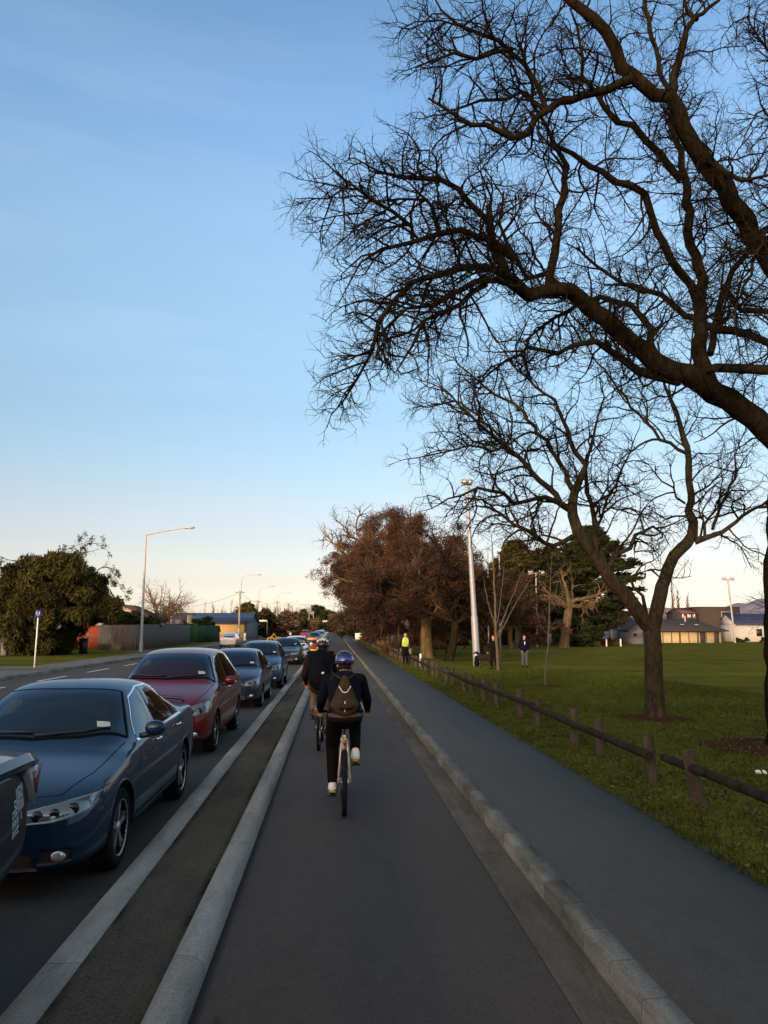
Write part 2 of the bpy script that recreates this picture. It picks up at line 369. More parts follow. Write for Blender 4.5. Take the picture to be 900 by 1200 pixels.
# park ground, one gently falling sheet
xs = [3.15, 3.3, 3.6, 4, 4.5, 5, 5.6, 6.3, 7, 8, 9.5, 12, 16, 22, 30, 45, 70, 100, 140, 200]
ys = yrange(-25, 260, 90, 1.6)
g = MB(); V = []
rr = random.Random(3)
for y in ys:
    for i, x in enumerate(xs):
        V.append((x, y, gz(x, y) + (0 if i == 0 else rr.uniform(-.012, .012))))
n = len(xs); g.add(V, [(i*n+j, i*n+j+1, (i+1)*n+j+1, (i+1)*n+j) for i in range(len(ys)-1) for j in range(n-1)])
o = g.build('park_lawn', 'grass', smooth=True); o['kind'] = 'structure'
strip('verge_ground', [(3.16, .10), (60, -.2), (60, -1.2)], 'bare_earth', [259, 620])
strip('cycle_path', [(-.735, -.002), (1.262, -.002)], 'cycle_asphalt')
strip('gutter', [(1.25, .004), (1.545, -.012)], 'gutter_concrete')
strip('footpath', [(1.675, .118), (3.18, .112), (3.18, .0)], 'path_asphalt')
strip('stone_kerb', [(1.535, -.1), (1.545, .10), (1.56, .118), (1.69, .123), (1.69, .0)], 'stone_kerb')
strip('road', [(-12.55, -.02), (-11, .015), (-6.8, .09), (-3, .02), (-1.58, -.012)], 'road_asphalt')
# separator: flat kerb, rough infill, rounded kerb
strip('flat_kerb', [(-1.60, -.1), (-1.60, .088), (-1.59, .10), (-1.40, .10), (-1.40, .0)], 'kerb_concrete')
strip('separator_infill', [(-1.402, .088), (-1.15, .094), (-.90, .082)], 'separator_infill')
pr = [(-.905, .0)] + [(-.905+.05*(1-math.cos(a)), .075+.05*math.sin(a)) for a in np.linspace(0, math.pi/2, 5)] + [(-.80, .122)] + [(-.80+.085*math.sin(a), .122-.10*(1-math.cos(a))) for a in np.linspace(.15, math.pi/2, 7)] + [(-.708, -.1)]
strip('rounded_kerb', pr, 'kerb_concrete', smooth=False)
# far side of the road
strip('far_kerb', [(-12.75, .1), (-12.72, .115), (-12.60, .115), (-12.55, .09), (-12.55, -.1)], 'stone_kerb')
strip('far_footpath', [(-14.7, .118), (-12.74, .112)], 'footpath_concrete')
strip('far_verge', [(-60, .25), (-16.6, .15), (-14.7, .122)], 'grass')
g = MB()
for (y0, y1) in ((36.5, 39.5), (62, 68), (100, 106)):
    g.add([(-18.5, y0, .152), (-12.75, y0, .124), (-12.75, y1, .124), (-18.5, y1, .152)], [(0, 1, 2, 3)])
o = g.build('driveway', 'footpath_concrete'); o['kind'] = 'structure'
g = MB()
for k in range(34):
    y = 12+k*6; g.add([(-10.9, y, .024), (-10.76, y, .026), (-10.76, y+3.2, .026), (-10.9, y+3.2, .024)], [(0, 1, 2, 3)])
for k in range(60):
    y = 6+k*8; g.add([(-6.75, y, .098), (-6.63, y, .097), (-6.63, y+3, .097), (-6.75, y+3, .098)], [(0, 1, 2, 3)])
o = g.build('road_marking', 'line_paint'); o['kind'] = 'structure'
for y in (95, 62):   # pale bands across the cycle path in the distance
    g = MB(); g.add([(-.7, y, .004), (1.24, y, .004), (1.24, y+1.2, .004), (-.7, y+1.2, .004)], [(0, 1, 2, 3)]); o = g.build('path_marking', 'gutter_concrete'); o['kind'] = 'structure'
# mulch rings
def mulch(x, y, r, name='mulch'):
    g = MB(); n = 28; V = [(x, y, gz(x, y)+.05)]
    for k in (0.45, 1):
        for i in range(n):
            a = 2*math.pi*i/n; q = r*k*(1+rr.uniform(-.1, .1)); X, Y = x+q*math.cos(a), y+q*math.sin(a)
            V.append((X, Y, gz(X, Y)+(.045 if k < 1 else .008)))
    Fc = [(0, 1+i, 1+(i+1) % n) for i in range(n)]+[(1+i, 1+n+i, 1+n+(i+1) % n, 1+(i+1) % n) for i in range(n)]
    g.add(V, Fc); o = g.build(name, 'mulch'); o['kind'] = 'structure'
# grass blades near the path (nobody could count them)
def blades(n, x0, x1, y0, y1, hh, name, seed, ww=.006):
    q = np.random.default_rng(seed); t = q.random(n); y = y0+(y1-y0)*t**1.5; x = x0+(x1-x0)*q.random(n)**1.3
    keep = np.ones(n, bool); z = np.array([gz(a, b) for a, b in zip(x, y)])-.005
    a = q.random(n)*2*math.pi; h = hh*(.4+q.random(n)); wd = ww*(1+y/9)
    dx, dy = np.cos(a)*wd, np.sin(a)*wd; lx, ly = (q.random(n)-.5)*h*1.2, (q.random(n)-.5)*h*1.2
    V = np.stack([np.stack([x-dx, y-dy, z], 1), np.stack([x+dx, y+dy, z], 1), np.stack([x+lx, y+ly, z+h], 1)], 1).reshape(-1, 3)
    me = bpy.data.meshes.new(name); me.vertices.add(3*n); me.vertices.foreach_set('co', V.ravel()); me.loops.add(3*n)
    me.loops.foreach_set('vertex_index', np.arange(3*n, dtype=np.int32)); me.polygons.add(n); me.polygons.foreach_set('loop_start', np.arange(n, dtype=np.int32)*3)
    me.update(calc_edges=True); me.materials.append(MC['grass_blade']); o = link(name, me); o['kind'] = 'stuff'
    o['label'] = 'short green grass of the park lawn beside the footpath'; o['category'] = 'grass'
blades(130000, 3.09, 13, 4.5, 40, .045, 'grass_blades', 5)
def scatter_leaves():
    q = random.Random(9); g = MB()
    def leaf(x, y, z, s):
        a = q.uniform(0, 6.28); t = q.uniform(-.5, .5); ca, sa = math.cos(a)*s, math.sin(a)*s
        g.add([(x-ca, y-sa, z), (x+sa*.6, y-ca*.6, z+s*t*.5+.004), (x+ca, y+sa, z+s*.3), (x-sa*.6, y+ca*.6, z+.006)], [(0, 1, 2, 3)])
    for _ in range(2000):
        y = 4+24*q.random()**1.4; x = q.choice([q.gauss(3.9, .5), q.uniform(3.2, 11)]); 
        if x > 3.17: leaf(x, y, gz(x, y)+.03, q.uniform(.018, .04))
    for _ in range(420):
        a, r_ = q.uniform(0, 6.28), 1.3*math.sqrt(q.random()); leaf(7.3+r_*math.cos(a), 12.4+r_*math.sin(a), gz(7.3, 12)+.05, q.uniform(.02, .04))
    for _ in range(26):
        y = 3.5+14*q.random(); x = q.choice([q.gauss(-.62, .05), q.gauss(1.42, .08), q.uniform(-.6, 3), -1.7]); leaf(x, y, .128 if x > 1.55 else .012, q.uniform(.008, .018))
    for (x, y) in ((-.60, 4.15), (-.57, 4.3), (-.63, 4.22), (-1.72, 6.1), (-1.7, 6.25)): leaf(x, y, .012, .03)
    o = g.build('fallen_leaves', 'fallen_leaf'); tag(o, 'dry brown fallen leaves scattered over the grass and gutters', 'leaves', kind='stuff')
scatter_leaves()

# ------------------------------------------------------------------ log rail fence
FX = 3.88
def fence(name, posts, rails, label):
    t = thing(name, label, 'fence', (FX, posts[0][0], gz(FX, posts[0][0])))
    bx, by, bz = t.location
    for (y, h, lx, ly, wd) in posts:
        g = MB(); z = gz(FX, y)-.15; k = 10
        P = [(0, y-by, z-bz), (lx*.5, y-by+ly*.5, z-bz+h*.5), (lx, y-by+ly, z-bz+h+.15)]
        g.tube(P, [wd, wd*.98, wd*.94], k); g.build('post', 'post_wood', t, smooth='auto')
    for (ya, za, yb, zb, xo, r0, r1, m) in rails:
        g = MB(); n = max(3, int((yb-ya)/1.2)); P = []; Rr = []
        for i in range(n+1):
            u = i/n; y = ya+(yb-ya)*u; P.append((xo+rr.uniform(-.012, .012), y-by, gz(FX, y)+za+(zb-za)*u-bz+rr.uniform(-.012, .012))); Rr.append(r0+(r1-r0)*u)
        g.tube(P, Rr, 10); g.build('rail', m, t, smooth='auto')
Yp = [ground(px, py).y for px, py in ((772, 916), (708, 886), (678, 872), (633, 851), (613, 841), (584, 828), (570, 821), (553, 814), (542, 810))]
while Yp[-1] < 118: Yp.append(Yp[-1]+(1.5 if len(Yp) % 2 == 0 else 2.4))
fence('log_fence', [(8.3, .56, -.13, .10, .072), (4.9, .55, -.03, 0, .06)], [(3.0, .36, 9.05, .40, -.11, .052, .048, 'log_wood')], 'low log rail fence, near section with a leaning post at the right edge')
far_rails = []; y = Yp[0]-.22; i = 0
while y < 116:
    y2 = y+(5.4 if i else 5.6); far_rails.append((y, .37+rr.uniform(-.02, .03), y2+.1, .38+rr.uniform(-.02, .03), -.11+rr.uniform(-.01, .02), .055, .048, 'log_wood' if y < 24 or i % 3 else 'post_wood')); y = y2; i += 1
fence('log_fence', [(y_, .54+rr.uniform(-.04, .05), rr.uniform(-.04, .02), rr.uniform(-.04, .04), .070) for y_ in Yp], far_rails, 'long low log rail fence running along the grass edge into the distance')
# white litter on the lawn
p = ground(893, 907); g = MB()
for k in range(4): g.ell((p.x+rr.uniform(-.05, .05), p.y+rr.uniform(-.03, .03), p.z+.025), (.035, .028, .014), Euler((rr.random(), rr.random(), 0)).to_matrix(), 7, 5)
tag(g.build('litter', 'white_paint'), 'crumpled white paper litter lying on the grass at the right edge', 'litter')

# ------------------------------------------------------------------ cars
MPV = [(0,0,.50,.26,.60,.66,0,0),(.05,.05,.70,.22,.68,.76,0,0),(.22,.22,.81,.20,.76,.86,0,0),(.50,.50,.855,.19,.83,.95,0,0),(.85,.80,.87,.19,.89,1.02,0,0),(1.10,.95,.875,.19,.93,1.065,0,0),(1.2,1.04,.875,.19,.94,1.10,0,.05),
 (1.6,1.40,.875,.19,.95,1.33,.66,1),(2.0,1.82,.875,.19,.96,1.545,.60,1),(2.5,2.4,.875,.19,.97,1.60,.60,1),(3.2,3.2,.875,.19,.98,1.59,.59,1),(3.8,3.75,.87,.2,1.0,1.55,.57,1),(4.15,4.1,.865,.22,1.0,1.48,.57,1),
 (4.38,4.28,.84,.26,1.0,1.32,.58,.9),(4.47,4.42,.76,.3,.97,1.10,.6,.3),(4.50,4.48,.62,.36,.86,.92,0,0)]
SEDAN = [(0,0,.50,.22,.56,.61,0,0),(.05,.05,.70,.18,.62,.68,0,0),(.22,.22,.82,.17,.68,.755,0,0),(.55,.55,.865,.17,.75,.83,0,0),(.95,.95,.875,.18,.81,.89,0,0),(1.20,1.06,.88,.18,.86,.935,0,0),(1.32,1.16,.88,.18,.87,.965,0,.05),
 (1.75,1.56,.88,.18,.89,1.19,.66,1),(2.1,1.98,.88,.18,.90,1.40,.58,1),(2.45,2.45,.88,.18,.91,1.445,.58,1),(3.05,3.0,.88,.18,.93,1.42,.57,1),(3.45,3.38,.88,.19,.95,1.33,.57,1),(3.85,3.8,.875,.20,.97,1.13,.62,.7),
 (4.05,4.02,.87,.21,.985,1.05,0,.1),(4.35,4.35,.85,.23,.98,1.045,0,0),(4.55,4.55,.80,.25,.95,1.02,0,0),(4.64,4.64,.66,.30,.86,.91,0,0)]
UTE = [(0,0,.50,.38,.80,.86,0,0),(.05,.05,.72,.34,.86,.94,0,0),(.22,.22,.83,.33,.92,1.02,0,0),(.50,.50,.88,.33,.97,1.08,0,0),(.95,.9,.89,.34,1.0,1.12,0,0),(1.30,1.16,.89,.34,1.03,1.15,0,0),(1.42,1.26,.89,.34,1.04,1.19,0,.05),
 (1.8,1.62,.89,.34,1.06,1.45,.68,1),(2.2,2.0,.89,.35,1.08,1.66,.62,1),(2.7,2.7,.89,.36,1.09,1.70,.62,1),(3.1,3.05,.89,.37,1.10,1.66,.62,1),(3.25,3.2,.89,.38,1.10,1.30,.70,.6),(3.35,3.35,.89,.38,1.10,1.17,0,0),(3.9,3.9,.89,.39,1.11,1.18,0,0),
 (4.45,4.45,.885,.42,1.12,1.18,0,0),(4.8,4.8,.875,.48,1.12,1.18,0,0),(4.95,4.95,.87,.52,1.11,1.16,0,0),(5.02,5.02,.82,.60,1.06,1.10,0,0)]
def body_mesh(st, axles, r, paintm, arch=.05):
    rings = []
    for (yl, yu, w, zb, zs, zt, wr, g_) in st:
        hood = [(0, zb), (w-.18, zb), (w-.03, zb+.06), (w, zb+.28*(zs-zb)), (w+.005, zb+.72*(zs-zb)), (w-.03, zs), (w-.075, zs+.3*(zt-zs)), (w*.80, zs+(zt-zs)*.62), (w*.62, zs+(zt-zs)*.83), (w*.33, zs+(zt-zs)*.96), (0, zt)]
        gh = hood[:5]+[(w-.03, zs), (w-.075, zs+.035), (wr+.035, zt-.115), (wr-.05, zt-.035), (wr*.5, zt-.006), (0, zt)]
        pts = []
        for j in range(11):
            a, b = hood[j], gh[j]; x = a[0]+(b[0]-a[0])*g_; z = a[1]+(b[1]-a[1])*g_
            ty = 0 if j <= 5 else .06 if j == 6 else .85 if j == 7 else 1
            bow = .10*(x/.88)**2 if (j >= 7 and yu < 2.6 and .9 < yu) else -.06*(x/.88)**2 if (j >= 7 and yu > 2.6) else 0
            pts.append((x, yl+(yu-yl)*ty+bow, z))
        rings.append(pts)
    V = []; Fc = []; n = 20
    for p in rings: V += p+[(-x, y, z) for (x, y, z) in p[9:0:-1]]
    for i in range(len(rings)-1):
        for j in range(n): Fc.append((i*n+j, i*n+(j+1) % n, (i+1)*n+(j+1) % n, (i+1)*n+j))
    for e, fl in ((0, False), (len(rings)-1, True)):
        o = e*n; fs = [(o, o+1, o+19)]+[(o+j, o+j+1, o+19-j, o+20-j) for j in range(1, 9)]+[(o+9, o+10, o+11)]
        Fc += [f[::-1] if not fl else f for f in fs]
    mb = MB(); mb.add(V, Fc); me = mb.mesh('body', [paintm, 'black_plastic'])
    bm = bmesh.new(); bm.from_mesh(me); bmesh.ops.recalc_face_normals(bm, faces=bm.faces); bm.to_mesh(me); bm.free()
    me = bake(me, [('SUBSURF', dict(levels=3, render_levels=3))])
    bm = bmesh.new(); bm.from_mesh(me); bvh = BVHTree.FromBMesh(bm); bm.free()
    cut = MB(); W = .88
    for ya in axles:
        for s in (-1, 1):
            a0, a1 = sorted((s*(W-.27), s*(W+.3)))
            cut.lathe([(r+arch, a0), (r+arch, a1)], 40, 'X', (0, ya, r+.005))
    cm = cut.mesh('cutter', [paintm, 'black_plastic']); cm.polygons.foreach_set('material_index', np.ones(len(cm.polygons), dtype=np.int32))
    bm = bmesh.new(); bm.from_mesh(cm); bmesh.ops.recalc_face_normals(bm, faces=bm.faces); bm.to_mesh(cm); bm.free()
    co = bpy.data.objects.new('cutter', cm); C.objects.link(co)
    out = bake(me, [('BOOLEAN', dict(operation='DIFFERENCE', object=co, solver='EXACT'))])
    bpy.data.objects.remove(co)
    out.polygons.foreach_set('use_smooth', np.ones(len(out.polygons), dtype=bool)); out.set_sharp_from_angle(angle=R(32)); out.name = 'car_body'
    return out, bvh
def resamp(pts, n):
    P = [Vector(p) for p in pts]; L = [0]
    for a, b in zip(P, P[1:]): L.append(L[-1]+(b-a).length)
    out = []
    for i in range(n+1):
        t = L[-1]*i/n; k = 0
        while k < len(L)-2 and L[k+1] < t: k += 1
        out.append(P[k].lerp(P[k+1], (t-L[k])/max(1e-6, L[k+1]-L[k])))
    return out
def patch(mb, bvh, bot, top, d, off=.004, nu=14, nv=8, mi=0, skirt=True):
    d = Vector(d).normalized(); B, T = resamp(bot, nu), resamp(top, nu); V = []; ok = []
    for j in range(nv+1):
        for i in range(nu+1):
            p = B[i].lerp(T[i], j/nv); h = bvh.ray_cast(p-d*1.2, d, 3.0)
            if h[0] is None: V.append(tuple(p)); ok.append(False)
            else: V.append(tuple(h[0]-d*off)); ok.append(True)
    q = lambda i, j: j*(nu+1)+i
    Fc = []
    for j in range(nv):
        for i in range(nu):
            f = (q(i, j), q(i+1, j), q(i+1, j+1), q(i, j+1))
            if all(ok[k] for k in f): Fc.append(f)
    if skirt:
        per = [q(i, 0) for i in range(nu+1)]+[q(nu, j) for j in range(1, nv+1)]+[q(i, nv) for i in range(nu-1, -1, -1)]+[q(0, j) for j in range(nv-1, 0, -1)]
        if all(ok[k] for k in per):
            n0 = len(V); V += [tuple(Vector(V[k])+d*(off+.01)) for k in per]; n = len(per)
            Fc += [(per[i], per[(i+1) % n], n0+(i+1) % n, n0+i) for i in range(n)]
    mb.add(V, Fc, mi)
def sy(pts, s): return [(p[0]*s, p[1], p[2]) for p in pts]
def strip_patch(mb, bvh, line, wv, d, off=.005, n=16):
    w_ = Vector(wv); patch(mb, bvh, [Vector(p)-w_ for p in line], [Vector(p)+w_ for p in line], d, off, n, 1, skirt=False)
def wheel(parent, x, y, r, s, style='alloy', w=.20, spokes=5):
    t = MB(); hw = w/2
    pr = [(r*.68, -hw*.9), (r*.90, -hw), (r*.985, -hw*.78), (r, -hw*.4), (r, hw*.4), (r*.985, hw*.78), (r*.90, hw), (r*.68, hw*.9)]
    t.lathe(pr, 40, 'X', closed=True)
    wo = t.build('wheel', 'rubber', parent, smooth='auto', loc=(x, y, r))
    g = MB(); g.lathe([(r*.70, -hw*.8*s), (r*.71, hw*.86*s), (r*.66, hw*.92*s), (r*.62, hw*.6*s), (r*.60, -.02*s), (r*.05, -.03*s)], 32, 'X', mi=1)
    g.lathe([(r*.16, 0), (r*.16, hw*.72*s), (r*.10, hw*.86*s), (.001, hw*.88*s)], 16, 'X')
    g.lathe([(r*.655, hw*.90*s), (r*.70, hw*.96*s), (r*.70, hw*.7*s), (r*.64, hw*.5*s)], 40, 'X', closed=True)
    for k in range(spokes):
        a = 2*math.pi*k/spokes+.3
        for da in (-.13, .13):
            P0 = (hw*.74*s, r*.12*math.cos(a), r*.12*math.sin(a)); P1 = (hw*.80*s, r*.67*math.cos(a+da), r*.67*math.sin(a+da))
            u = Vector((0, -math.sin(a+da), math.cos(a+da)))*r*.05; P0, P1 = Vector(P0), Vector(P1); dx = Vector((-s*.03, 0, 0))
            V = [P0-u, P0+u, P1+u*.8, P1-u*.8]; V += [v+dx for v in V]
            g.add([tuple(v) for v in V], [(0, 1, 2, 3), (4, 7, 6, 5), (0, 4, 5, 1), (1, 5, 6, 2), (2, 6, 7, 3), (3, 7, 4, 0)])
    g.build('rim', [style, 'seam'], wo, smooth='auto', fix=True)
    return wo
def blob(prm, k=3):      # rounded box through subsurf
    (c, d) = prm; mb = MB(); mb.box(c, d); return bake(mb.mesh('b', 'black_plastic'), [('SUBSURF', dict(levels=k, render_levels=k))])
def car(name, label, cat, kind, pm, lit=False, style='alloy', spoiler=False, roofrack=False, small=False, skirt=True, chrome_line=False):
    t = thing(name, label, cat)
    if kind == 'sedan': st, ax, r = SEDAN, (.93, 3.60), .318
    elif kind == 'ute': st, ax, r = UTE, (.92, 3.72), .36
    else: st, ax, r = MPV, (.88, 3.63), .318
    body, bvh = body_mesh(st, ax, r, pm)
    def part(nm, fn, m, parent=t, smooth=True):
        mb = MB(); fn(mb); return mb.build(nm, m, parent, smooth=smooth)
    hz = 0
    if kind == 'sedan':
        ws_b, ws_t, wd = [(-.74,1.50,.95),(-.40,1.27,.99),(0,1.20,1.0),(.40,1.27,.99),(.74,1.50,.95)], [(-.53,2.02,1.36),(-.28,1.96,1.40),(0,1.93,1.41),(.28,1.96,1.40),(.53,2.02,1.36)], (0,.47,-.88)
        rw_b, rw_t = [(-.60,3.86,1.05),(0,3.93,1.08),(.60,3.86,1.05)], [(-.46,3.32,1.34),(0,3.38,1.36),(.46,3.32,1.34)]; rwd = (0,-.5,-.85)
        sw = [([(1.62,.945),(2.36,.965)], [(1.66,.96),(1.80,1.10),(2.02,1.27),(2.36,1.345)]), ([(2.43,.967),(3.16,.985)], [(2.43,1.348),(2.80,1.345),(3.14,1.28)]), ([(3.20,.99),(3.50,1.0)], [(3.20,1.26),(3.40,1.15),(3.52,1.02)])]
        doors = [([(1.42,.32),(1.40,.60),(1.55,.90)]), ([(2.395,.26),(2.395,.94)]), ([(3.10,.30),(3.30,.55),(3.42,.80),(3.46,.96)])]; handles = [(2.22,.86),(3.20,.885)]
        hl_b, hl_t, hld = [(.34,.1,.545),(.55,.16,.555),(.78,.35,.60)], [(.36,.12,.645),(.58,.2,.685),(.82,.5,.72)], (-.32,1,-.06)
        lens = [(.47,.1,.605,.034),(.575,.15,.618,.030),(.675,.25,.635,.036)]
        intake = ([(-.52,0,.235),(.52,0,.235)], [(-.46,0,.37),(.46,0,.37)]); grille = ([(-.28,0,.53),(.28,0,.53)], [(-.34,0,.61),(.34,0,.61)]); fog = (.64,.1,.33,.05)
        tl_b, tl_t, tld = [(.42,4.7,.78),(.80,4.55,.80)], [(.42,4.7,.92),(.78,4.5,.94)], (-.3,-1,0)
        mir = (.96,1.62,1.0); beltz = (.93,.955)
    elif kind == 'ute':
        ws_b, ws_t, wd = [(-.76,1.58,1.16),(0,1.30,1.22),(.76,1.58,1.16)], [(-.56,2.02,1.60),(0,1.95,1.66),(.56,2.02,1.60)], (0,.55,-.83)
        rw_b, rw_t = [(-.50,3.3,1.25),(.50,3.3,1.25)], [(-.50,3.2,1.52),(.50,3.2,1.52)]; rwd = (0,-1,-.2)
        sw = [([(1.70,1.10),(2.40,1.12)], [(1.75,1.15),(1.95,1.42),(2.40,1.58)]), ([(2.48,1.12),(3.02,1.13)], [(2.48,1.58),(2.9,1.56),(3.02,1.48)])]
        doors = [([(1.50,.45),(1.5,1.05)]), ([(2.44,.42),(2.44,1.08)]), ([(3.16,.45),(3.16,1.08)])]; handles = [(2.28,.98),(3.0,.99)]
        hl_b, hl_t, hld = [(.5,.1,.70),(.83,.35,.74)], [(.5,.1,.84),(.83,.4,.88)], (-.3,1,0); lens = [(.62,.15,.77,.055)]
        intake = ([(-.52,0,.42),(.52,0,.42)], [(-.5,0,.5),(.5,0,.5)]); grille = ([(-.4,0,.62),(.4,0,.62)], [(-.42,0,.82),(.42,0,.82)]); fog = None
        tl_b, tl_t, tld = None, None, None; mir = (.98,1.72,1.18); beltz = (1.08,1.09)
    else:
        ws_b, ws_t, wd = [(-.75,1.36,1.04),(-.40,1.14,1.10),(0,1.07,1.12),(.40,1.14,1.10),(.75,1.36,1.04)], [(-.55,1.86,1.50),(-.28,1.80,1.535),(0,1.77,1.545),(.28,1.80,1.535),(.55,1.86,1.50)], (0,.53,-.85)
        rw_b, rw_t = [(-.60,4.45,1.10),(0,4.47,1.12),(.60,4.45,1.10)], [(-.48,4.2,1.40),(0,4.22,1.42),(.48,4.2,1.40)]; rwd = (0,-1,-.35)
        sw = [([(1.46,1.0),(1.66,1.005)], [(1.47,1.02),(1.55,1.16),(1.66,1.26)]), ([(1.71,1.008),(2.40,1.02)], [(1.71,1.29),(1.95,1.42),(2.40,1.485)]), ([(2.47,1.02),(3.18,1.04)], [(2.47,1.49),(2.9,1.487),(3.18,1.47)]), ([(3.24,1.045),(4.02,1.075)], [(3.24,1.468),(3.6,1.43),(4.04,1.26)])]
        doors = [([(1.32,.32),(1.34,.65),(1.44,.96)]), ([(2.435,.26),(2.435,1.0)]), ([(3.10,.30),(3.22,.55),(3.28,1.02)])]; handles = [(2.25,.92),(3.10,.945)]
        hl_b, hl_t, hld = [(.44,.08,.62),(.62,.16,.625),(.80,.35,.68)], [(.46,.12,.73),(.64,.22,.80),(.83,.5,.85)], (-.35,1,-.1)
        lens = [(.57,.12,.685,.036),(.68,.2,.70,.040)]
        intake = ([(-.50,0,.27),(.50,0,.27)], [(-.48,0,.40),(.48,0,.40)]); grille = ([(-.36,0,.52),(.36,0,.52)], [(-.40,0,.62),(.40,0,.62)]); fog = (.64,.1,.37,.045)
        tl_b, tl_t, tld = [(.50,4.5,.86),(.82,4.4,.90)], [(.52,4.5,1.06),(.80,4.35,1.10)], (-.4,-1,0)
        mir = (.97,1.52,1.04); beltz = (.975,1.04)
    # open up the windows and the cabin, then furnish it
    GL = 'glass_thin' if kind != 'ute' else 'glass_dark'
    if kind != 'ute':
        def boo(me, mb):
            cm = mb.mesh('cutter', [pm, 'black_plastic']); cm.polygons.foreach_set('material_index', np.ones(len(cm.polygons), dtype=np.int32))
            bm = bmesh.new(); bm.from_mesh(cm); bmesh.ops.recalc_face_normals(bm, faces=bm.faces); bm.to_mesh(cm); bm.free(); co = bpy.data.objects.new('cutter', cm); C.objects.link(co)
            out = bake(me, [('BOOLEAN', dict(operation='DIFFERENCE', object=co, solver='EXACT'))]); bpy.data.objects.remove(co); return out
        cab = [(1.50, .50), (1.66, .93), (2.12, 1.32), (2.5, 1.37), (3.0, 1.35), (3.45, 1.24), (3.75, 1.02), (3.8, .50)] if kind == 'sedan' else [(1.36, .50), (1.50, 1.02), (1.96, 1.45), (2.4, 1.52), (3.2, 1.515), (3.8, 1.47), (4.1, 1.36), (4.25, 1.08), (4.25, .50)]
        n0 = len(body.polygons)
        mb = MB(); mb.prism([(-.53, y, z) for y, z in cab], (1.06, 0, 0)); body = boo(body, mb)
        mb = MB(); mb.prism([(-.76, y, z) for y, z in ((cab[1][0]+.02, .50), (cab[1][0]+.10, sw[0][0][0][1]+.012), (cab[-2][0]-.12, sw[-1][0][-1][1]-.01), (cab[-1][0]-.1, .50))], (1.52, 0, 0)); body = boo(body, mb)
        mb = MB()
        for s in (-1, 1):
            for (b_, t_) in sw:
                pl = list(b_)+list(t_)[::-1]; cy, cz = sum(p[0] for p in pl)/len(pl), sum(p[1] for p in pl)/len(pl); pl = [(cy+(y-cy)*.955, cz+(z-cz)*.93) for y, z in pl]
                mb.prism([(s*.44, y, z) for y, z in pl], (s*.7, 0, 0))
        body = boo(body, mb)
        mb = MB()
        for (b_, t_, d_) in ((ws_b, ws_t, wd), (rw_b, rw_t, rwd)):
            d3 = Vector(d_).normalized(); pl = [Vector(p) for p in b_]+[Vector(p) for p in t_][::-1]; c = sum(pl, Vector())/len(pl); mb.prism([c+(p-c)*.955-d3*.10 for p in pl], d3*.24)
        body = boo(body, mb)
        body.polygons.foreach_set('use_smooth', np.ones(len(body.polygons), dtype=bool)); body.set_sharp_from_angle(angle=R(32))
        print('body faces', kind, n0, len(body.polygons))
        sy_ = 2.42 if kind == 'sedan' else 2.30
        def soft(nm, c, d, m, par, tilt=0):
            q = MB(); q.box((0, 0, 0), d, tilt=(tilt, 0, 0)); me = bake(q.mesh(nm, m), [('SUBSURF', dict(levels=2, render_levels=2))]); return link(nm, me, par, c)
        zb_ = 0 if kind == 'sedan' else .10
        for (x, y) in ((-.34, sy_), (.34, sy_), (-.34, sy_+.88), (.34, sy_+.88)):
            so_ = soft('seat', (x, y, .80+zb_), (.60, .26, .74), 'seat_cloth', t, -.22); soft('headrest', (0, .10, .39), (.34, .13, .24), 'seat_cloth', so_)
        soft('dashboard', (0, cab[1][0]+.16, .80+zb_), (1.5, .46, .34), 'dash', t)
        q = MB(); q.tube([(-.34+.18*math.cos(a), cab[1][0]+.40+.08*math.sin(a), .90+zb_+.16*math.sin(a)) for a in np.linspace(0, 2*math.pi, 25)], .014, 8, cap=False); q.tube([(-.52, cab[1][0]+.40, .90+zb_), (-.16, cab[1][0]+.40, .90+zb_)], .016, 6); q.build('steering_wheel', 'dash', t, smooth=True)
        q = MB(); q.box((0, cab[2][0]+.02, cab[2][1]-.05), (.24, .03, .07)); q.build('rear_view_mirror', 'dash', t)
    bo = link('body', body, t)
    # glass with black surround
    def shrink(b, tpp, k=.03):
        return b, tpp
    part('windscreen', lambda mb: patch(mb, bvh, ws_b, ws_t, wd, .004, 24, 14, skirt=False), GL)
    part('windscreen_seal', lambda mb: (strip_patch(mb, bvh, ws_b, (0,-.016,-.009), wd, .007, 30), strip_patch(mb, bvh, ws_t, (0,.010,.006), wd, .007, 24), strip_patch(mb, bvh, [ws_b[0], ws_t[0]], (.010,0,0), wd, .007), strip_patch(mb, bvh, [ws_b[-1], ws_t[-1]], (.010,0,0), wd, .007)), 'seam')
    part('rear_window', lambda mb: patch(mb, bvh, rw_b, rw_t, rwd, .004, 16, 10, skirt=False), GL)
    for s in (-1, 1):
        for (b_, t_) in sw:
            part('side_window', lambda mb: patch(mb, bvh, [(s*.7, y, z) for y, z in b_], [(s*.7, y, z) for y, z in t_], (-s, 0, 0), .005, 14, 8, skirt=False), GL)
        def seams(mb):
            for ln in doors: strip_patch(mb, bvh, [(s*.7, y, z) for y, z in ln], (0,.0035,0), (-s,0,0), .0015, 20)
            y0, y1 = doors[0][0][0], doors[-1][0][0]; z0 = doors[0][0][1]-.01
            strip_patch(mb, bvh, [(s*.7, y0, z0+.02), (s*.7, y1, z0+.02)], (0,0,.0035), (-s,0,0), .0015, 30)
        part('door_seams', seams, 'seam')
        tops = [p for (b_, t_) in sw for p in t_]
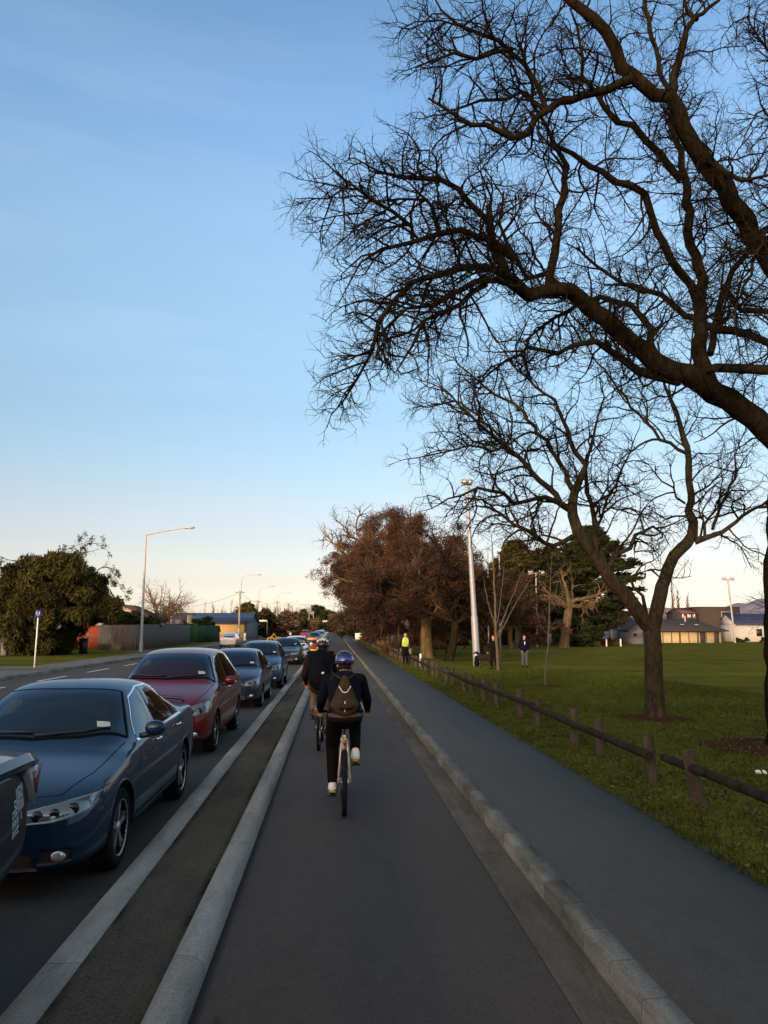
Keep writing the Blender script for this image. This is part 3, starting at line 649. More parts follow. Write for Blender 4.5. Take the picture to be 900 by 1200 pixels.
        def frame(mb):
            strip_patch(mb, bvh, [(s*.7, sw[0][0][0][0]-.02, sw[0][0][0][1]-.016), (s*.7, sw[-1][0][-1][0]+.02, sw[-1][0][-1][1]-.016)], (0,0,.009), (-s,0,0), .009, 40)
            if chrome_line: strip_patch(mb, bvh, [(s*.7, y-.012*(k < 3), z+.012) for k, (y, z) in enumerate(tops)], (0,0,.006), (-s,0,0), .008, 50)
        part('window_trim', frame, 'chrome' if chrome_line else 'black_gloss')
        for (y, z) in handles:
            h = bvh.ray_cast(Vector((s*2, y, z)), Vector((-s, 0, 0)))[0]
            mb = MB(); mb.tube([(h.x+s*.006, y-.075, z), (h.x+s*.032, y-.055, z+.004), (h.x+s*.036, y, z+.006), (h.x+s*.032, y+.06, z+.004), (h.x+s*.006, y+.08, z)], [.010,.013,.014,.013,.010], 8)
            mb.build('door_handle', 'chrome' if chrome_line else pm, t, smooth=True)
        # mirror
        mx, my, mz = mir; me = blob(((s*mx, my, mz+.03), (.22, .15, .17))); me.materials.clear(); me.materials.append(MC[pm]); me.polygons.foreach_set('use_smooth', np.ones(len(me.polygons), dtype=bool))
        mo = link('side_mirror', me, t); mb = MB(); mb.tube([(s*(mx-.14), my+.0, mz-.04), (s*(mx-.04), my, mz-.02)], [.025, .03], 8); mb.build('mirror_arm', 'black_plastic', mo)
        # head lamps
        if hl_b:
            ho = part('headlight', lambda mb: patch(mb, bvh, sy(hl_b, s), sy(hl_t, s), (hld[0]*s, hld[1], hld[2]), .006, 16, 6), 'lamp_lens')
            for (x, y, z, rr_) in lens:
                dd = Vector((hld[0]*s, hld[1], hld[2])).normalized(); h = bvh.ray_cast(Vector((x*s, y, z))-dd*1.0, dd)[0]
                if h:
                    Mx = dd.to_track_quat('Z', 'Y').to_matrix(); mb = MB(); mb.ell(h-dd*.003, (rr_, rr_, .007), Mx, 20, 8); mb.build('lamp_bulb', 'head_lit' if lit else 'lamp_reflector', ho, smooth=True)
                    mb = MB(); mb.tube([h-dd*.006, h-dd*.012], [rr_*1.15, rr_*1.15], 20); mb.build('lamp_ring', 'black_gloss', ho)
        if fog:
            x, y, z, rr_ = fog; part('fog_recess', lambda mb: patch(mb, bvh, [(s*(x-.15), y, z-.06), (s*(x+.10), y, z-.05)], [(s*(x-.12), y, z+.06), (s*(x+.08), y, z+.05)], (-.2*s, 1, 0), .004, 8, 4), 'black_plastic')
            dd = Vector((-.15*s, 1, 0)).normalized(); h = bvh.ray_cast(Vector((x*s, y, z))-dd, dd)[0]
            if h: mb = MB(); mb.ell(h-dd*.008, (rr_*1.15, .018, rr_*.75), None, 16, 8); mb.build('fog_lamp', 'lens_clear', t, smooth=True)
        if tl_b: part('tail_light', lambda mb: patch(mb, bvh, sy(tl_b, s), sy(tl_t, s), (tld[0]*s, tld[1], tld[2]), .008, 10, 6), 'tail_lit' if lit == 'tail' else 'tail_red')
        for ya in ax: wheel(t, s*(.88-.115), ya, r, s, style)
        if skirt and kind != 'ute':
            mb = MB(); patch(mb, bvh, [(s*.7, ax[0]+.42, .215), (s*.7, ax[1]-.42, .215)], [(s*.7, ax[0]+.40, .30), (s*.7, ax[1]-.40, .31)], (-s, 0, 0), .018, 20, 4); mb.build('side_skirt', pm, t, smooth=True)
            # lip round each wheel opening
        for ya in ax:
            mb = MB(); P = []
            for a in np.linspace(R(-12), R(192), 30):
                y, z = ya+(r+.052)*math.cos(a), r+.005+(r+.052)*math.sin(a); h = bvh.ray_cast(Vector((s*2, y, z)), Vector((-s, 0, 0)))[0]
                if h: P.append((h.x-s*.004, y, z))
            if len(P) > 4: mb.tube(P, .010, 6); mb.build('arch_trim', pm, t, smooth=True)
    part('air_intake', lambda mb: patch(mb, bvh, intake[0], intake[1], (0, 1, 0), .005, 16, 4), 'black_plastic')
    go = part('grille', lambda mb: patch(mb, bvh, grille[0], grille[1], (0, 1, 0), .006, 16, 4), 'black_plastic')
    mb = MB(); zc = (grille[0][0][2]+grille[1][0][2])/2; h = bvh.ray_cast(Vector((0, -1, zc)), Vector((0, 1, 0)))[0]
    mb.tube([(-.30, h.y-.012, zc), (.30, h.y-.012, zc)], .012, 8); mb.ell((0, h.y-.016, zc), (.05, .012, .04)); mb.build('badge_bar', 'chrome', go, smooth=True)
    zc = (intake[0][0][2]+intake[1][0][2])/2+.09; h = bvh.ray_cast(Vector((0, -1, zc)), Vector((0, 1, 0)))[0]
    mb = MB(); mb.box((0, h.y-.014, zc), (.36, .012, .115)); mb.build('number_plate', 'plate_white', t)
    zr = .70 if kind != 'ute' else .8; h = bvh.ray_cast(Vector((0, 9, zr)), Vector((0, -1, 0)))[0]
    mb = MB(); mb.box((0, h.y+.012, zr), (.36, .012, .115)); mb.build('number_plate', 'plate_white', t)
    if kind == 'sedan':
        part('front_lip', lambda mb: patch(mb, bvh, [(-.80,.2,.185),(-.6,.1,.18),(0,0,.18),(.6,.1,.18),(.80,.2,.185)], [(-.82,.2,.235),(-.6,.1,.225),(0,0,.215),(.6,.1,.225),(.82,.2,.235)], (0,1,0), .03, 24, 3), pm)
    # shut lines of the bonnet
    def hood_lines(mb):
        for s in (-1, 1): strip_patch(mb, bvh, [(s*.60, .16, .9), (s*.70, .6, .95), (s*.745, ws_b[0][1]-.12, 1.0)], (.0035, 0, 0), (0, .25, -1), .002, 30)
        strip_patch(mb, bvh, [(-.60, .16, .9), (-.3, .075, .9), (0, .06, .9), (.3, .075, .9), (.60, .16, .9)], (0, .004, 0), (0, .25, -1), .002, 30)
    part('bonnet_seams', hood_lines, 'seam')
    # wipers
    mb = MB()
    for (x0, x1) in ((-.62, -.02), (.0, .60)):
        P = []
        for i in range(7):
            u = i/6; x = x0+(x1-x0)*u; b_ = resamp(ws_b, 40)[min(40, max(0, int((x+.74)/1.48*40)))]; p = Vector((x, b_.y+.05*u+.02, b_.z+.04))
            h = bvh.ray_cast(p-Vector(wd)*.5, Vector(wd).normalized())[0]
            if h: P.append(h-Vector(wd).normalized()*.016)
        if len(P) > 2: mb.tube(P, .008, 6)
    if mb.n: mb.build('wiper', 'black_plastic', t)
    # registration label low in the windscreen (its passenger side, right in view)
    def stk(mb):
        a = .46 if kind != 'ute' else -.6
        B = Vector(ws_b[-1]).lerp(Vector(ws_b[-2]), .35); n = (Vector(ws_t[-1])-Vector(ws_b[-1])).normalized(); p = Vector((.56, B.y, B.z))+n*.06
        patch(mb, bvh, [p-Vector((.055, .012, 0)), p+Vector((.055, .014, 0))], [p-Vector((.055, .012, 0))+n*.085, p+Vector((.055, .014, 0))+n*.085], wd, .006, 4, 2, skirt=False)
    part('registration_label', stk, 'sticker')
    if spoiler:
        mb = MB(); mb.tube([(-.70, 4.42, 1.02), (-.66, 4.46, 1.06), (-.3, 4.50, 1.085), (0, 4.51, 1.09), (.3, 4.50, 1.085), (.66, 4.46, 1.06), (.70, 4.42, 1.02)], [.015, .022, .024, .024, .024, .022, .015], 8); mb.build('spoiler', pm, t, smooth=True)
    return t, bvh
# ------------------------------------------------------------------ place the cars
XL = -1.735
def put(t, W, y, x=None): t.location = (XL-.88 if x is None else x, y, 0)
sed, sbvh = car('sedan_car', 'navy blue sedan with alloy wheels waiting behind the dark pickup at the left edge', 'car', 'sedan', 'paint_navy', spoiler=True, chrome_line=True); put(sed, 0, 6.02); G = 'cars queued beside the separator'; sed['group'] = G
mpv, mbvh = car('people_carrier', 'dark red people carrier with bright red door mirrors behind the navy sedan', 'car', 'mpv', 'paint_red', style='alloy_dark', chrome_line=True); put(mpv, 0, 12.25, -2.74); mpv['group'] = G
# dark vehicle at the left edge (rear corner in view)
ute, ubvh = car('pickup_truck', 'dark pickup with hard tray lid and white lettering on its side, cut by left edge', 'pickup', 'ute', 'paint_teal'); ute.location = (-2.69, .10, 0); ute['group'] = G
mb = MB(); prof = [(-.90, 1.135), (-.905, 1.17), (-.87, 1.215), (-.5, 1.25), (0, 1.262), (.5, 1.25), (.87, 1.215), (.905, 1.17), (.90, 1.135)]
V = []; 
for (y, k) in ((3.42, .96), (3.46, 1), (4.2, 1), (4.85, 1), (5.0, .985), (5.06, .95)):
    dz = -.0 if y < 4.9 else -.02 if y < 5.02 else -.055
    V += [(x*k, y, max(1.12, z+dz)) for x, z in prof]
n = len(prof); mb.add(V, [(i*n+j, i*n+(j+1) % n, (i+1)*n+(j+1) % n, (i+1)*n+j) for i in range(5) for j in range(n)]+[tuple(range(n))[::-1], tuple(5*n+j for j in range(n))])
lo = mb.build('tray_lid', 'paint_navy', ute, smooth='auto', fix=True)
for s in (-1, 1):
    mb = MB(); V = [(s*.892, 4.84, 1.13), (s*.892, 5.06, 1.125), (s*.885, 5.02, .90), (s*.888, 4.98, .91)]; V2 = [(v[0]-s*.10, v[1], v[2]) for v in V]
    mb.add(V+V2, [(0,1,2,3),(4,7,6,5),(0,4,5,1),(1,5,6,2),(2,6,7,3),(3,7,4,0)]); to = mb.build('tail_light', 'lens_pale', ute, fix=True)
    mb = MB(); V = [(s*.896, 4.90, 1.10), (s*.896, 5.03, 1.095), (s*.893, 5.0, .96), (s*.894, 4.985, .965)]; V2 = [(v[0]-s*.05, v[1], v[2]) for v in V]
    mb.add(V+V2, [(0,1,2,3),(4,7,6,5),(0,4,5,1),(1,5,6,2),(2,6,7,3),(3,7,4,0)]); mb.build('red_lens', 'lens_dull_red', to, fix=True)
mb = MB(); mb.box((0, 5.02, .60), (1.60, .14, .16)); me = bake(mb.mesh('bumper', 'galvanised'), [('SUBSURF', dict(levels=3, render_levels=3))]); link('rear_bumper', me, ute)
# curved block of lettering, five slanted rows of white characters
mb = MB(); q = random.Random(4)
rows = [(4.73, 4.85, .985), (4.70, 4.85, .93), (4.67, 4.85, .875), (4.67, 4.83, .82), (4.68, 4.78, .765)]
for i, (y0, y1, z) in enumerate(rows):
    y = y0
    while y < y1-.015:
        wl = q.uniform(.014, .024)
        if q.random() < .88:
            zz = z+.25*(y-y0)
            for (a0, a1, b0, b1) in ((0, .3, 0, 1), (.6, 1, 0, 1)) if q.random() < .6 else ((0, 1, 0, .3), (0, .35, 0, 1), (0, 1, .7, 1)):
                patch(mb, ubvh, [(.7, y+wl*a0, zz+.044*b0), (.7, y+wl*a1, zz+.044*b0)], [(.7, y+wl*a0, zz+.044*b1), (.7, y+wl*a1, zz+.044*b1)], (-1, 0, 0), .003, 1, 1, skirt=False)
        y += wl+.006
mb.build('side_lettering', 'decal_white', ute)
# the other cars in the queue
def carcopy(src, label, x, y, sw, sc=(1, 1, 1), rz=0, group=G, name=None):
    o = dup(src, (x, y, 0), rz, label, group, swap=sw)
    o.scale = sc
    if name: o.name = name
    return o
hb, _ = car('hatchback_car', 'dark blue small car third in the queue, right behind the red people carrier', 'car', 'mpv', 'paint_blue'); hb.location = (-2.62, 19.6, 0); hb.scale = (.96, .90, .885); hb['group'] = G
carcopy(hb, 'mid blue compact car with tall roof between two darker blue cars in the queue', -2.50, 25.9, {'paint_blue': 'paint_blue_light'}, (.93, .86, .955))
hl, _ = car('sedan_car', 'black car with its headlamps lit, just ahead of the white car in the queue', 'car', 'sedan', 'paint_black', lit=True); hl.location = (-2.66, 42.5, 0); hl['group'] = G
carcopy(hb, 'white hatchback half hidden behind the black car with lit headlamps', -2.42, 48.5, {'paint_blue': 'paint_white'}, (1, .95, .92))
far = [(100, 'blue sedan furthest forward of the distant cars, beyond the yellow framed board', 'paint_blue_light', sed, -2.5), (109, 'pale silver car right behind the distant blue sedan', 'paint_silver', hb, -2.1), (127, 'light blue grey car in the distant queue behind the pale silver one', 'paint_grey', hb, -2.4),
       (140, 'dark blue car deep in the distant queue behind the grey one', 'paint_blue', sed, -2.5), (152, 'white car near the far end of the queue', 'paint_white', hb, -2.4), (176, 'small silver car at the very end of the queue', 'paint_silver', sed, -2.4)]
for (y, lb, pm, src, x) in far:
    base_p = {id(sed): 'paint_navy', id(hb): 'paint_blue'}[id(src)]
    carcopy(src, lb, x, y, {base_p: pm})
carcopy(hb, 'bright red car on the far road beside the end of the queue', -5.6, 150, {'paint_blue': 'paint_bright_red'}, group='cars moving on the far road')
ta, _ = car('hatchback_car', 'silver car driving away with its tail lamps lit in the far left lane', 'car', 'mpv', 'paint_silver', lit='tail'); ta.location = (-10.6, 84.5, 0); ta.rotation_euler = (0, 0, math.pi); ta.scale = (1, .95, .93); ta['group'] = 'cars moving on the far road'
carcopy(ta, 'small white car far down the road, left one of a pair', -10.8, 186, {'paint_silver': 'paint_white'}, group='cars moving on the far road')
carcopy(ta, 'small white car far down the road, right one of a pair', -8.6, 190, {'paint_silver': 'paint_white'}, group='cars moving on the far road')

# ------------------------------------------------------------------ people
mat('skin', (.42, .23, .16), .6); mat('hair_dark', (.02, .014, .01), .8); mat('hair_grey', (.25, .23, .21), .8)
mat('cloth_navy', (.005, .006, .012), .92, var=.3, vscale=12, bump=.5, bscale=16); mat('cloth_black', (.006, .0055, .006), .9, var=.3, vscale=12, bump=.5, bscale=16)
mat('cloth_brown', (.026, .015, .013), .9, var=.2, vscale=10, bump=.5, bscale=20); mat('cloth_tan', (.13, .10, .065), .9, var=.2, vscale=10, bump=.4, bscale=20)
mat('cloth_grey', (.07, .075, .08), .9, var=.2, vscale=10); mat('bag_brown', (.040, .028, .016), .85, var=.3, vscale=14, bump=.4, bscale=50); mat('bag_black', (.004, .0045, .007), .7, var=.3, vscale=14, bump=.5, bscale=30)
mat('helmet_blue', (.012, .018, .17), .25, coat=.8); mat('shoe_white', (.72, .68, .62), .6, var=.1, vscale=20); mat('sole_gum', (.42, .26, .08), .7); mat('shoe_brown', (.07, .04, .025), .7)
mat('hivis', (.36, .50, .02), .6); mat('reflective', (.65, .65, .62), .4); mat('cream_paint', (.50, .45, .30), .35, metal=.3, coat=.5); mat('leather_brown', (.055, .024, .018), .5); mat('steel', (.35, .35, .36), .3, metal=.9)
def cap(mb, p, q, r0, r1, fl=1.0, ax=None, k=14, n=6):
    # tapered capsule with an optionally flattened section
    p, q = Vector(p), Vector(q); d = q-p; L = d.length
    if L < 1e-5: d = Vector((0, 0, 1))
    z = d.normalized(); a = Vector(ax) if ax is not None else (Vector((1, 0, 0)) if abs(z.x) < .8 else Vector((0, 1, 0)))
    x = (a-z*a.dot(z)).normalized(); y = z.cross(x); V = []; prof = []
    for i in range(n+1): t = math.pi/2*(1-i/n); prof.append((-r0*math.sin(t)*1.0, r0*math.cos(t)))
    for i in range(n+1): t = math.pi/2*i/n; prof.append((L+r1*math.sin(t), r1*math.cos(t)))
    for (h, r) in prof:
        for j in range(k):
            b = 2*math.pi*j/k; V.append(p+z*h+x*(r*math.cos(b))+y*(r*fl*math.sin(b)))
    m = len(prof); mb.add([tuple(v) for v in V], [(i*k+j, i*k+(j+1) % k, (i+1)*k+(j+1) % k, (i+1)*k+j) for i in range(m-1) for j in range(k)]+[tuple(range(k))[::-1], tuple((m-1)*k+j for j in range(k))])
def fuse(mb, name, m, parent, vox=.012, it=4, loc=None):
    me = mb.mesh(name, m)
    bm = bmesh.new(); bm.from_mesh(me); bmesh.ops.recalc_face_normals(bm, faces=bm.faces); bm.to_mesh(me); bm.free()
    me = bake(me, [('REMESH', dict(mode='VOXEL', voxel_size=vox)), ('SMOOTH', dict(factor=.5, iterations=it))])
    me.materials.clear(); me.materials.append(MC[m]); me.polygons.foreach_set('use_smooth', np.ones(len(me.polygons), dtype=bool)); me.name = name
    return link(name, me, parent, loc)
def J(p): return Vector(p)
def hand(mb, wr, d, palm_n, side, sc=1.0, curl=.5):
    d = J(d).normalized(); n = J(palm_n); n = (n-d*n.dot(d)).normalized(); u = d.cross(n)*side
    e = J(wr)+d*.085*sc; cap(mb, J(wr)+d*.015*sc, e, .026*sc, .034*sc, .55, u)
    for i, (off, L) in enumerate(((-.030, .072), (-.010, .082), (.010, .077), (.030, .060))):
        b = e+u*off*sc*1.05; d1 = (d+n*curl*.6).normalized(); d2 = (d+n*curl*1.8).normalized(); k1 = b+d1*L*.5*sc; k2 = k1+d2*L*.55*sc
        cap(mb, b-d*.012*sc, k1, .0095*sc, .009*sc, 1, None, 8, 3); cap(mb, k1, k2, .009*sc, .0075*sc, 1, None, 8, 3)
    tb = J(wr)+d*.03*sc-u*.03*sc; t1 = tb+(d*.7-u*.7+n*.3).normalized()*.04*sc; t2 = t1+(d+n*.6-u*.1).normalized()*.035*sc
    cap(mb, tb, t1, .013*sc, .011*sc, 1, None, 8, 3); cap(mb, t1, t2, .011*sc, .009*sc, 1, None, 8, 3)
def face_head(mb, c, fw, up, sc=1.0):
    c, fw, up = J(c), J(fw).normalized(), J(up); up = (up-fw*up.dot(fw)).normalized(); rt = fw.cross(up)
    M = Matrix((rt, fw, up)).transposed()
    mb.ell(c+up*.025*sc, (.077*sc, .098*sc, .095*sc), M); mb.ell(c+fw*.018*sc-up*.05*sc, (.060*sc, .075*sc, .07*sc), M)
    mb.ell(c+fw*.098*sc-up*.008*sc, (.013*sc, .018*sc, .024*sc), M, 10, 6); mb.ell(c+fw*.082*sc-up*.058*sc, (.026*sc, .012*sc, .010*sc), M, 10, 6)
    mb.ell(c+fw*.075*sc+up*.03*sc, (.05*sc, .014*sc, .010*sc), M, 10, 6)
    for s in (-1, 1): mb.ell(c+rt*s*.078*sc, (.012*sc, .022*sc, .032*sc), M, 10, 6)
    return M, rt, fw, up
def figure(name, label, loc, rz, P, top, legs, shoes, hair='hair_dark', coat=None, group=None, vox=.013, helmet=None, hatm=None, gloves=None, torso=1.0):
    t = thing(name, label, 'person', loc, rz, group); g = lambda k: J(P[k])
    fw = J(P.get('fwd', (0, 1, 0))); up = J(P.get('up', (0, 0, 1)))
    b = MB(); M, rt, fw2, up2 = face_head(b, P['head'], fw, up)
    cap(b, g('neck'), g('head')-up2*.05, .058, .056); cap(b, g('pelvis'), g('chest'), .135, .145, .72, (1, 0, 0)); cap(b, g('chest'), g('neck'), .12, .06, .8, (1, 0, 0))
    for s in 'LR':
        cap(b, g('chest')+J((0, 0, .06)), g('sh'+s), .07, .055); cap(b, g('sh'+s), g('el'+s), .050, .038); cap(b, g('el'+s), g('wr'+s), .038, .025)
        hd = P.get('hd'+s, (g('wr'+s)-g('el'+s))); hand(b, g('wr'+s), hd, P.get('pn'+s, (0, 0, -1)), 1 if s == 'R' else -1, 1.0, P.get('curl', .5))
        cap(b, g('hip'+s), g('kn'+s), .082, .052); cap(b, g('kn'+s), g('an'+s), .050, .034); cap(b, g('an'+s), g('toe'+s), .036, .028, .8)
    bo = fuse(b, 'body', 'skin', t, min(vox, .009), 2)
    for s in (-1, 1):
        e = MB(); e.ell(J(P['head'])+rt*s*.032+fw2*.092+up2*.012, (.011, .007, .007)); e.build('eye', 'black_gloss', bo)
    if hair: h = MB(); h.ell(J(P['head'])+up2*.042-fw2*.018, (.086, .100, .088), M); h.ell(J(P['head'])-fw2*.045-up2*.01, (.075, .06, .07), M); fuse(h, 'hair', hair, t, .012, 2)
    # top: jacket
    j = MB(); hem = g('pelvis')+(g('chest')-g('pelvis')).normalized()*(-.02)
    tw = torso
    cap(j, hem, g('chest'), .165*tw, .185*tw, .72, (1, 0, 0)); cap(j, g('chest'), g('neck')-(g('neck')-g('chest')).normalized()*.03, .155*tw, .075, .85, (1, 0, 0))
    for s in 'LR':
        cap(j, g('chest')+(g('neck')-g('chest'))*.45, g('sh'+s), .09, .078); cap(j, g('sh'+s), g('el'+s), .074*tw, .056*tw); cap(j, g('el'+s), g('wr'+s), .056*tw, .042)
    if coat: 
        for s in 'LR': cap(j, g('pelvis'), g('hip'+s).lerp(g('kn'+s), coat), .15, .15, .8, (1, 0, 0))
    fuse(j, 'jacket', top, t, vox, 4)
    l = MB()
    cap(l, g('pelvis')+J((0, 0, .02)), g('hipL').lerp(g('hipR'), .5), .145, .15, .82, (1, 0, 0))
    for s in 'LR':
        cap(l, g('hip'+s), g('kn'+s), .108, .078); cap(l, g('kn'+s), g('an'+s)+(g('kn'+s)-g('an'+s)).normalized()*.05, .076, .056)
    fuse(l, 'trousers', legs, t, vox, 4)
    for s in 'LR':
        a, e = g('an'+s), g('toe'+s); dn = J(P.get('sole', (0, 0, -1))); sh = MB(); cap(sh, a+dn*.03, e+dn*.005, .052, .044, .85, (1, 0, 0)); cap(sh, a+(e-a)*-.25+dn*.035, e, .046, .040, .9, (1, 0, 0)); cap(sh, a, a+J((0, 0, .03)), .05, .046)
        so_ = fuse(sh, 'shoe', shoes[0], t, .01, 3)
        so2 = MB(); cap(so2, a+(e-a)*-.28+dn*.078, e+(e-a)*.12+dn*.035, .04, .038, .35, (1, 0, 0)); so2.build('sole', shoes[1], so_, smooth=True)
    if helmet: helmet(t, J(P['head']), rt, fw2, up2, M)
    return t
def helmet_mesh(shellm, ventm, glow=False):
    def f(t, c, rt, fw, up, M):
        h = MB(); c = c+up*.045-fw*.01; V = []; k, q = 28, 9
        for i in range(q+1):
            th = math.pi*.56*i/q
            for j in range(k):
                a = 2*math.pi*j/k; rx, ry, rz_ = .108, .138, .112; l = 1+(.0 if i < 2 else .012*math.cos(6*a))
                p = rt*(rx*l*math.sin(th)*math.cos(a))+fw*(ry*l*math.sin(th)*math.sin(a))+up*(rz_*math.cos(th)); V.append(c+p)
        V2 = [c+(v-c)*.86 for v in V]; n = len(V); Fc = []
        for i in range(q):
            for j in range(k):
                a, b_, c_, d_ = i*k+j, i*k+(j+1) % k, (i+1)*k+(j+1) % k, (i+1)*k+j; Fc.append((a, d_, c_, b_)); Fc.append((a+n, b_+n, c_+n, d_+n))
        for j in range(k): Fc.append((q*k+j, q*k+n+j, q*k+n+(j+1) % k, q*k+(j+1) % k))
        h.add([tuple(v) for v in V+V2], Fc); ho = h.build('helmet', shellm, t, smooth=True)
        for s in (-3, -2, -1, 0, 1, 2, 3):     # vents as dark raised-edge slots along the shell
            v = MB(); pts = []
            for u in np.linspace(R(-62), R(70), 12):
                x = s*.027*(1-.15*abs(u)); ph = math.sqrt(max(0, 1-(x/.108)**2)); pts.append(c+rt*x+fw*(-.138*math.sin(u)*ph*1.012)+up*(.112*math.cos(u)*ph*1.012))
            a0 = 0 if s % 2 == 0 else 1
            for (i0, i1) in ((a0, a0+4), (a0+5, min(11, a0+9))):
                seg = pts[i0:i1+1]; v.tube(seg, [.005]+[.0125]*(len(seg)-2)+[.005], 8)
            v.build('vent', ventm, ho, smooth=True)
        r = MB(); P_ = [c+rt*(.112*math.cos(a))+fw*(.142*math.sin(a))-up*(.022) for a in np.linspace(0, 2*math.pi, 33)]; r.tube(P_, .007, 6, cap=False); r.build('rim', 'black_plastic', ho)
        s_ = MB(); s_.tube([c-rt*.09-up*.02, c-rt*.07-up*.14+fw*.03, c-up*.175+fw*.05, c+rt*.07-up*.14+fw*.03, c+rt*.09-up*.02], .005, 6); s_.build('chin_strap', 'black_plastic', ho)
    return f
# ------------------------------------------------------------------ bicycles
def bicycle(label, loc, rz, framem, grp, rack=False, crank=0.0, wr=.338, tw=.026):
    t = thing('bicycle', label, 'bicycle', loc, rz, grp); rw, fwd = (0, 0, wr), (0, 1.03, wr); bb = (0, .44, .29)
    for c in (rw, fwd):
        m = MB(); a = np.linspace(0, 2*math.pi, 49); m.tube([(0, c[1]+(wr-tw)*math.cos(x), c[2]+(wr-tw)*math.sin(x)) for x in a], tw, 12, cap=False); wo = m.build('wheel', 'rubber', t, smooth=True)
        m = MB(); m.tube([(0, c[1]+(wr-tw*2.1)*math.cos(x), c[2]+(wr-tw*2.1)*math.sin(x)) for x in a], .011, 8, cap=False); m.build('rim', 'steel', wo, smooth=True)
        m = MB()
        for k in range(24):
            x = 2*math.pi*k/24; s = (-1)**k; m.tube([(s*.03, c[1]+.02*math.cos(x+s*.9), c[2]+.02*math.sin(x+s*.9)), (0, c[1]+(wr-.04)*math.cos(x), c[2]+(wr-.04)*math.sin(x))], .0012, 4)
        m.tube([(-.045, c[1], c[2]), (.045, c[1], c[2])], .018, 10); m.build('spokes', 'steel', wo)
    m = MB(); st_top = (0, .24, .80); hd_b, hd_t = (0, .88, .70), (0, .85, .86)
    m.tube([bb, st_top], .016, 10); m.tube([bb, hd_b], .019, 10); m.tube([st_top, hd_t], .016, 10); m.tube([hd_b, hd_t], .022, 10)
    for s in (-1, 1):
        m.tube([(s*.012, .235, .775), (s*.033, .20, .70), (s*.068, 0, wr)], [.010, .0095, .009], 8); m.tube([(s*.03, .42, .29), (s*.05, .30, .30), (s*.068, 0, wr)], [.010, .010, .009], 8)
    m.tube([(-.036, .193, .69), (.036, .193, .69)], .008, 8)
    m.build('frame', framem, t, smooth=True)
    m = MB()
    for s in (-1, 1): m.tube([(s*.01, .875, .69), (s*.05, .90, .62), (s*.055, 1.03, wr)], [.016, .014, .011], 8)
    m.build('fork', framem, t, smooth=True)
    m = MB(); m.tube([st_top, (0, .205, .915)], .0135, 10); m.tube([(-.0, .15, .925), (0, .26, .925)], .012, 6); m.build('seat_post', 'black_plastic', t, smooth=True)
    m = MB(); prof = [(-.105, .075), (-.04, .082), (.03, .06), (.08, .035), (.17, .02)]; V = []
    for (y, hw) in prof:
        for a in np.linspace(0, 2*math.pi, 13)[:-1]: V.append((hw*math.cos(a), .20+y, .95+.02*math.sin(a)+(.012 if y < -.05 else 0)))
    m.add(V, [(i*12+j, i*12+(j+1) % 12, (i+1)*12+(j+1) % 12, (i+1)*12+j) for i in range(4) for j in range(12)]+[tuple(range(12))[::-1], tuple(48+j for j in range(12))]); m.build('saddle', 'black_plastic', t, smooth=True)
    m = MB(); m.tube([hd_t, (0, .84, .95), (0, .92, .98)], .013, 8); m.tube([(-.29, .84, .985), (-.12, .92, .985), (.12, .92, .985), (.29, .84, .985)], .012, 10); ho = m.build('handlebar', 'black_plastic', t, smooth=True)
    for s in (-1, 1): m = MB(); m.tube([(s*.20, .885, .986), (s*.30, .835, .985)], .017, 10); m.build('grip', 'rubber', ho, smooth=True)
    m = MB(); m.lathe([(.09, .045), (.092, .047), (.092, .050), (.02, .050)], 24, 'X', (0, bb[1], bb[2])); m.tube([(-.07, bb[1], bb[2]), (.07, bb[1], bb[2])], .016, 8)
    ca, sa = math.cos(crank), math.sin(crank)
    for s in (-1, 1):
        e = (s*.085, bb[1]-s*.17*sa, bb[2]+s*.17*ca); m.tube([(s*.07, bb[1], bb[2]), e], [.013, .009], 8)
    co = m.build('crankset', 'steel', t, smooth='auto')
    for s in (-1, 1):
        m = MB(); m.box((s*.135, bb[1]-s*.17*sa, bb[2]+s*.17*ca), (.09, .085, .022)); m.build('pedal', 'black_plastic', co)
    m = MB(); m.tube([(.045, bb[1], bb[2]+.088), (.045, 0, wr+.035)], .004, 5); m.tube([(.045, bb[1], bb[2]-.088), (.045, 0, wr-.035)], .004, 5); m.lathe([(.012, .03), (.045, .035), (.045, .048), (.012, .05)], 20, 'X', (0, 0, wr)); m.build('chain', 'steel', t)
    m = MB(); m.box((.005, .175, .72), (.035, .02, .05)); m.build('rear_reflector', 'tail_red', t)
    if rack:
        m = MB(); m.tube([(-.05, .22, .74), (-.06, -.14, .72), (.06, -.14, .72), (.05, .22, .74)], .006, 6)
        for s in (-1, 1): m.tube([(s*.06, -.06, .72), (s*.07, 0, wr)], .005, 6)
        m.build('luggage_rack', 'steel', t)
    return t
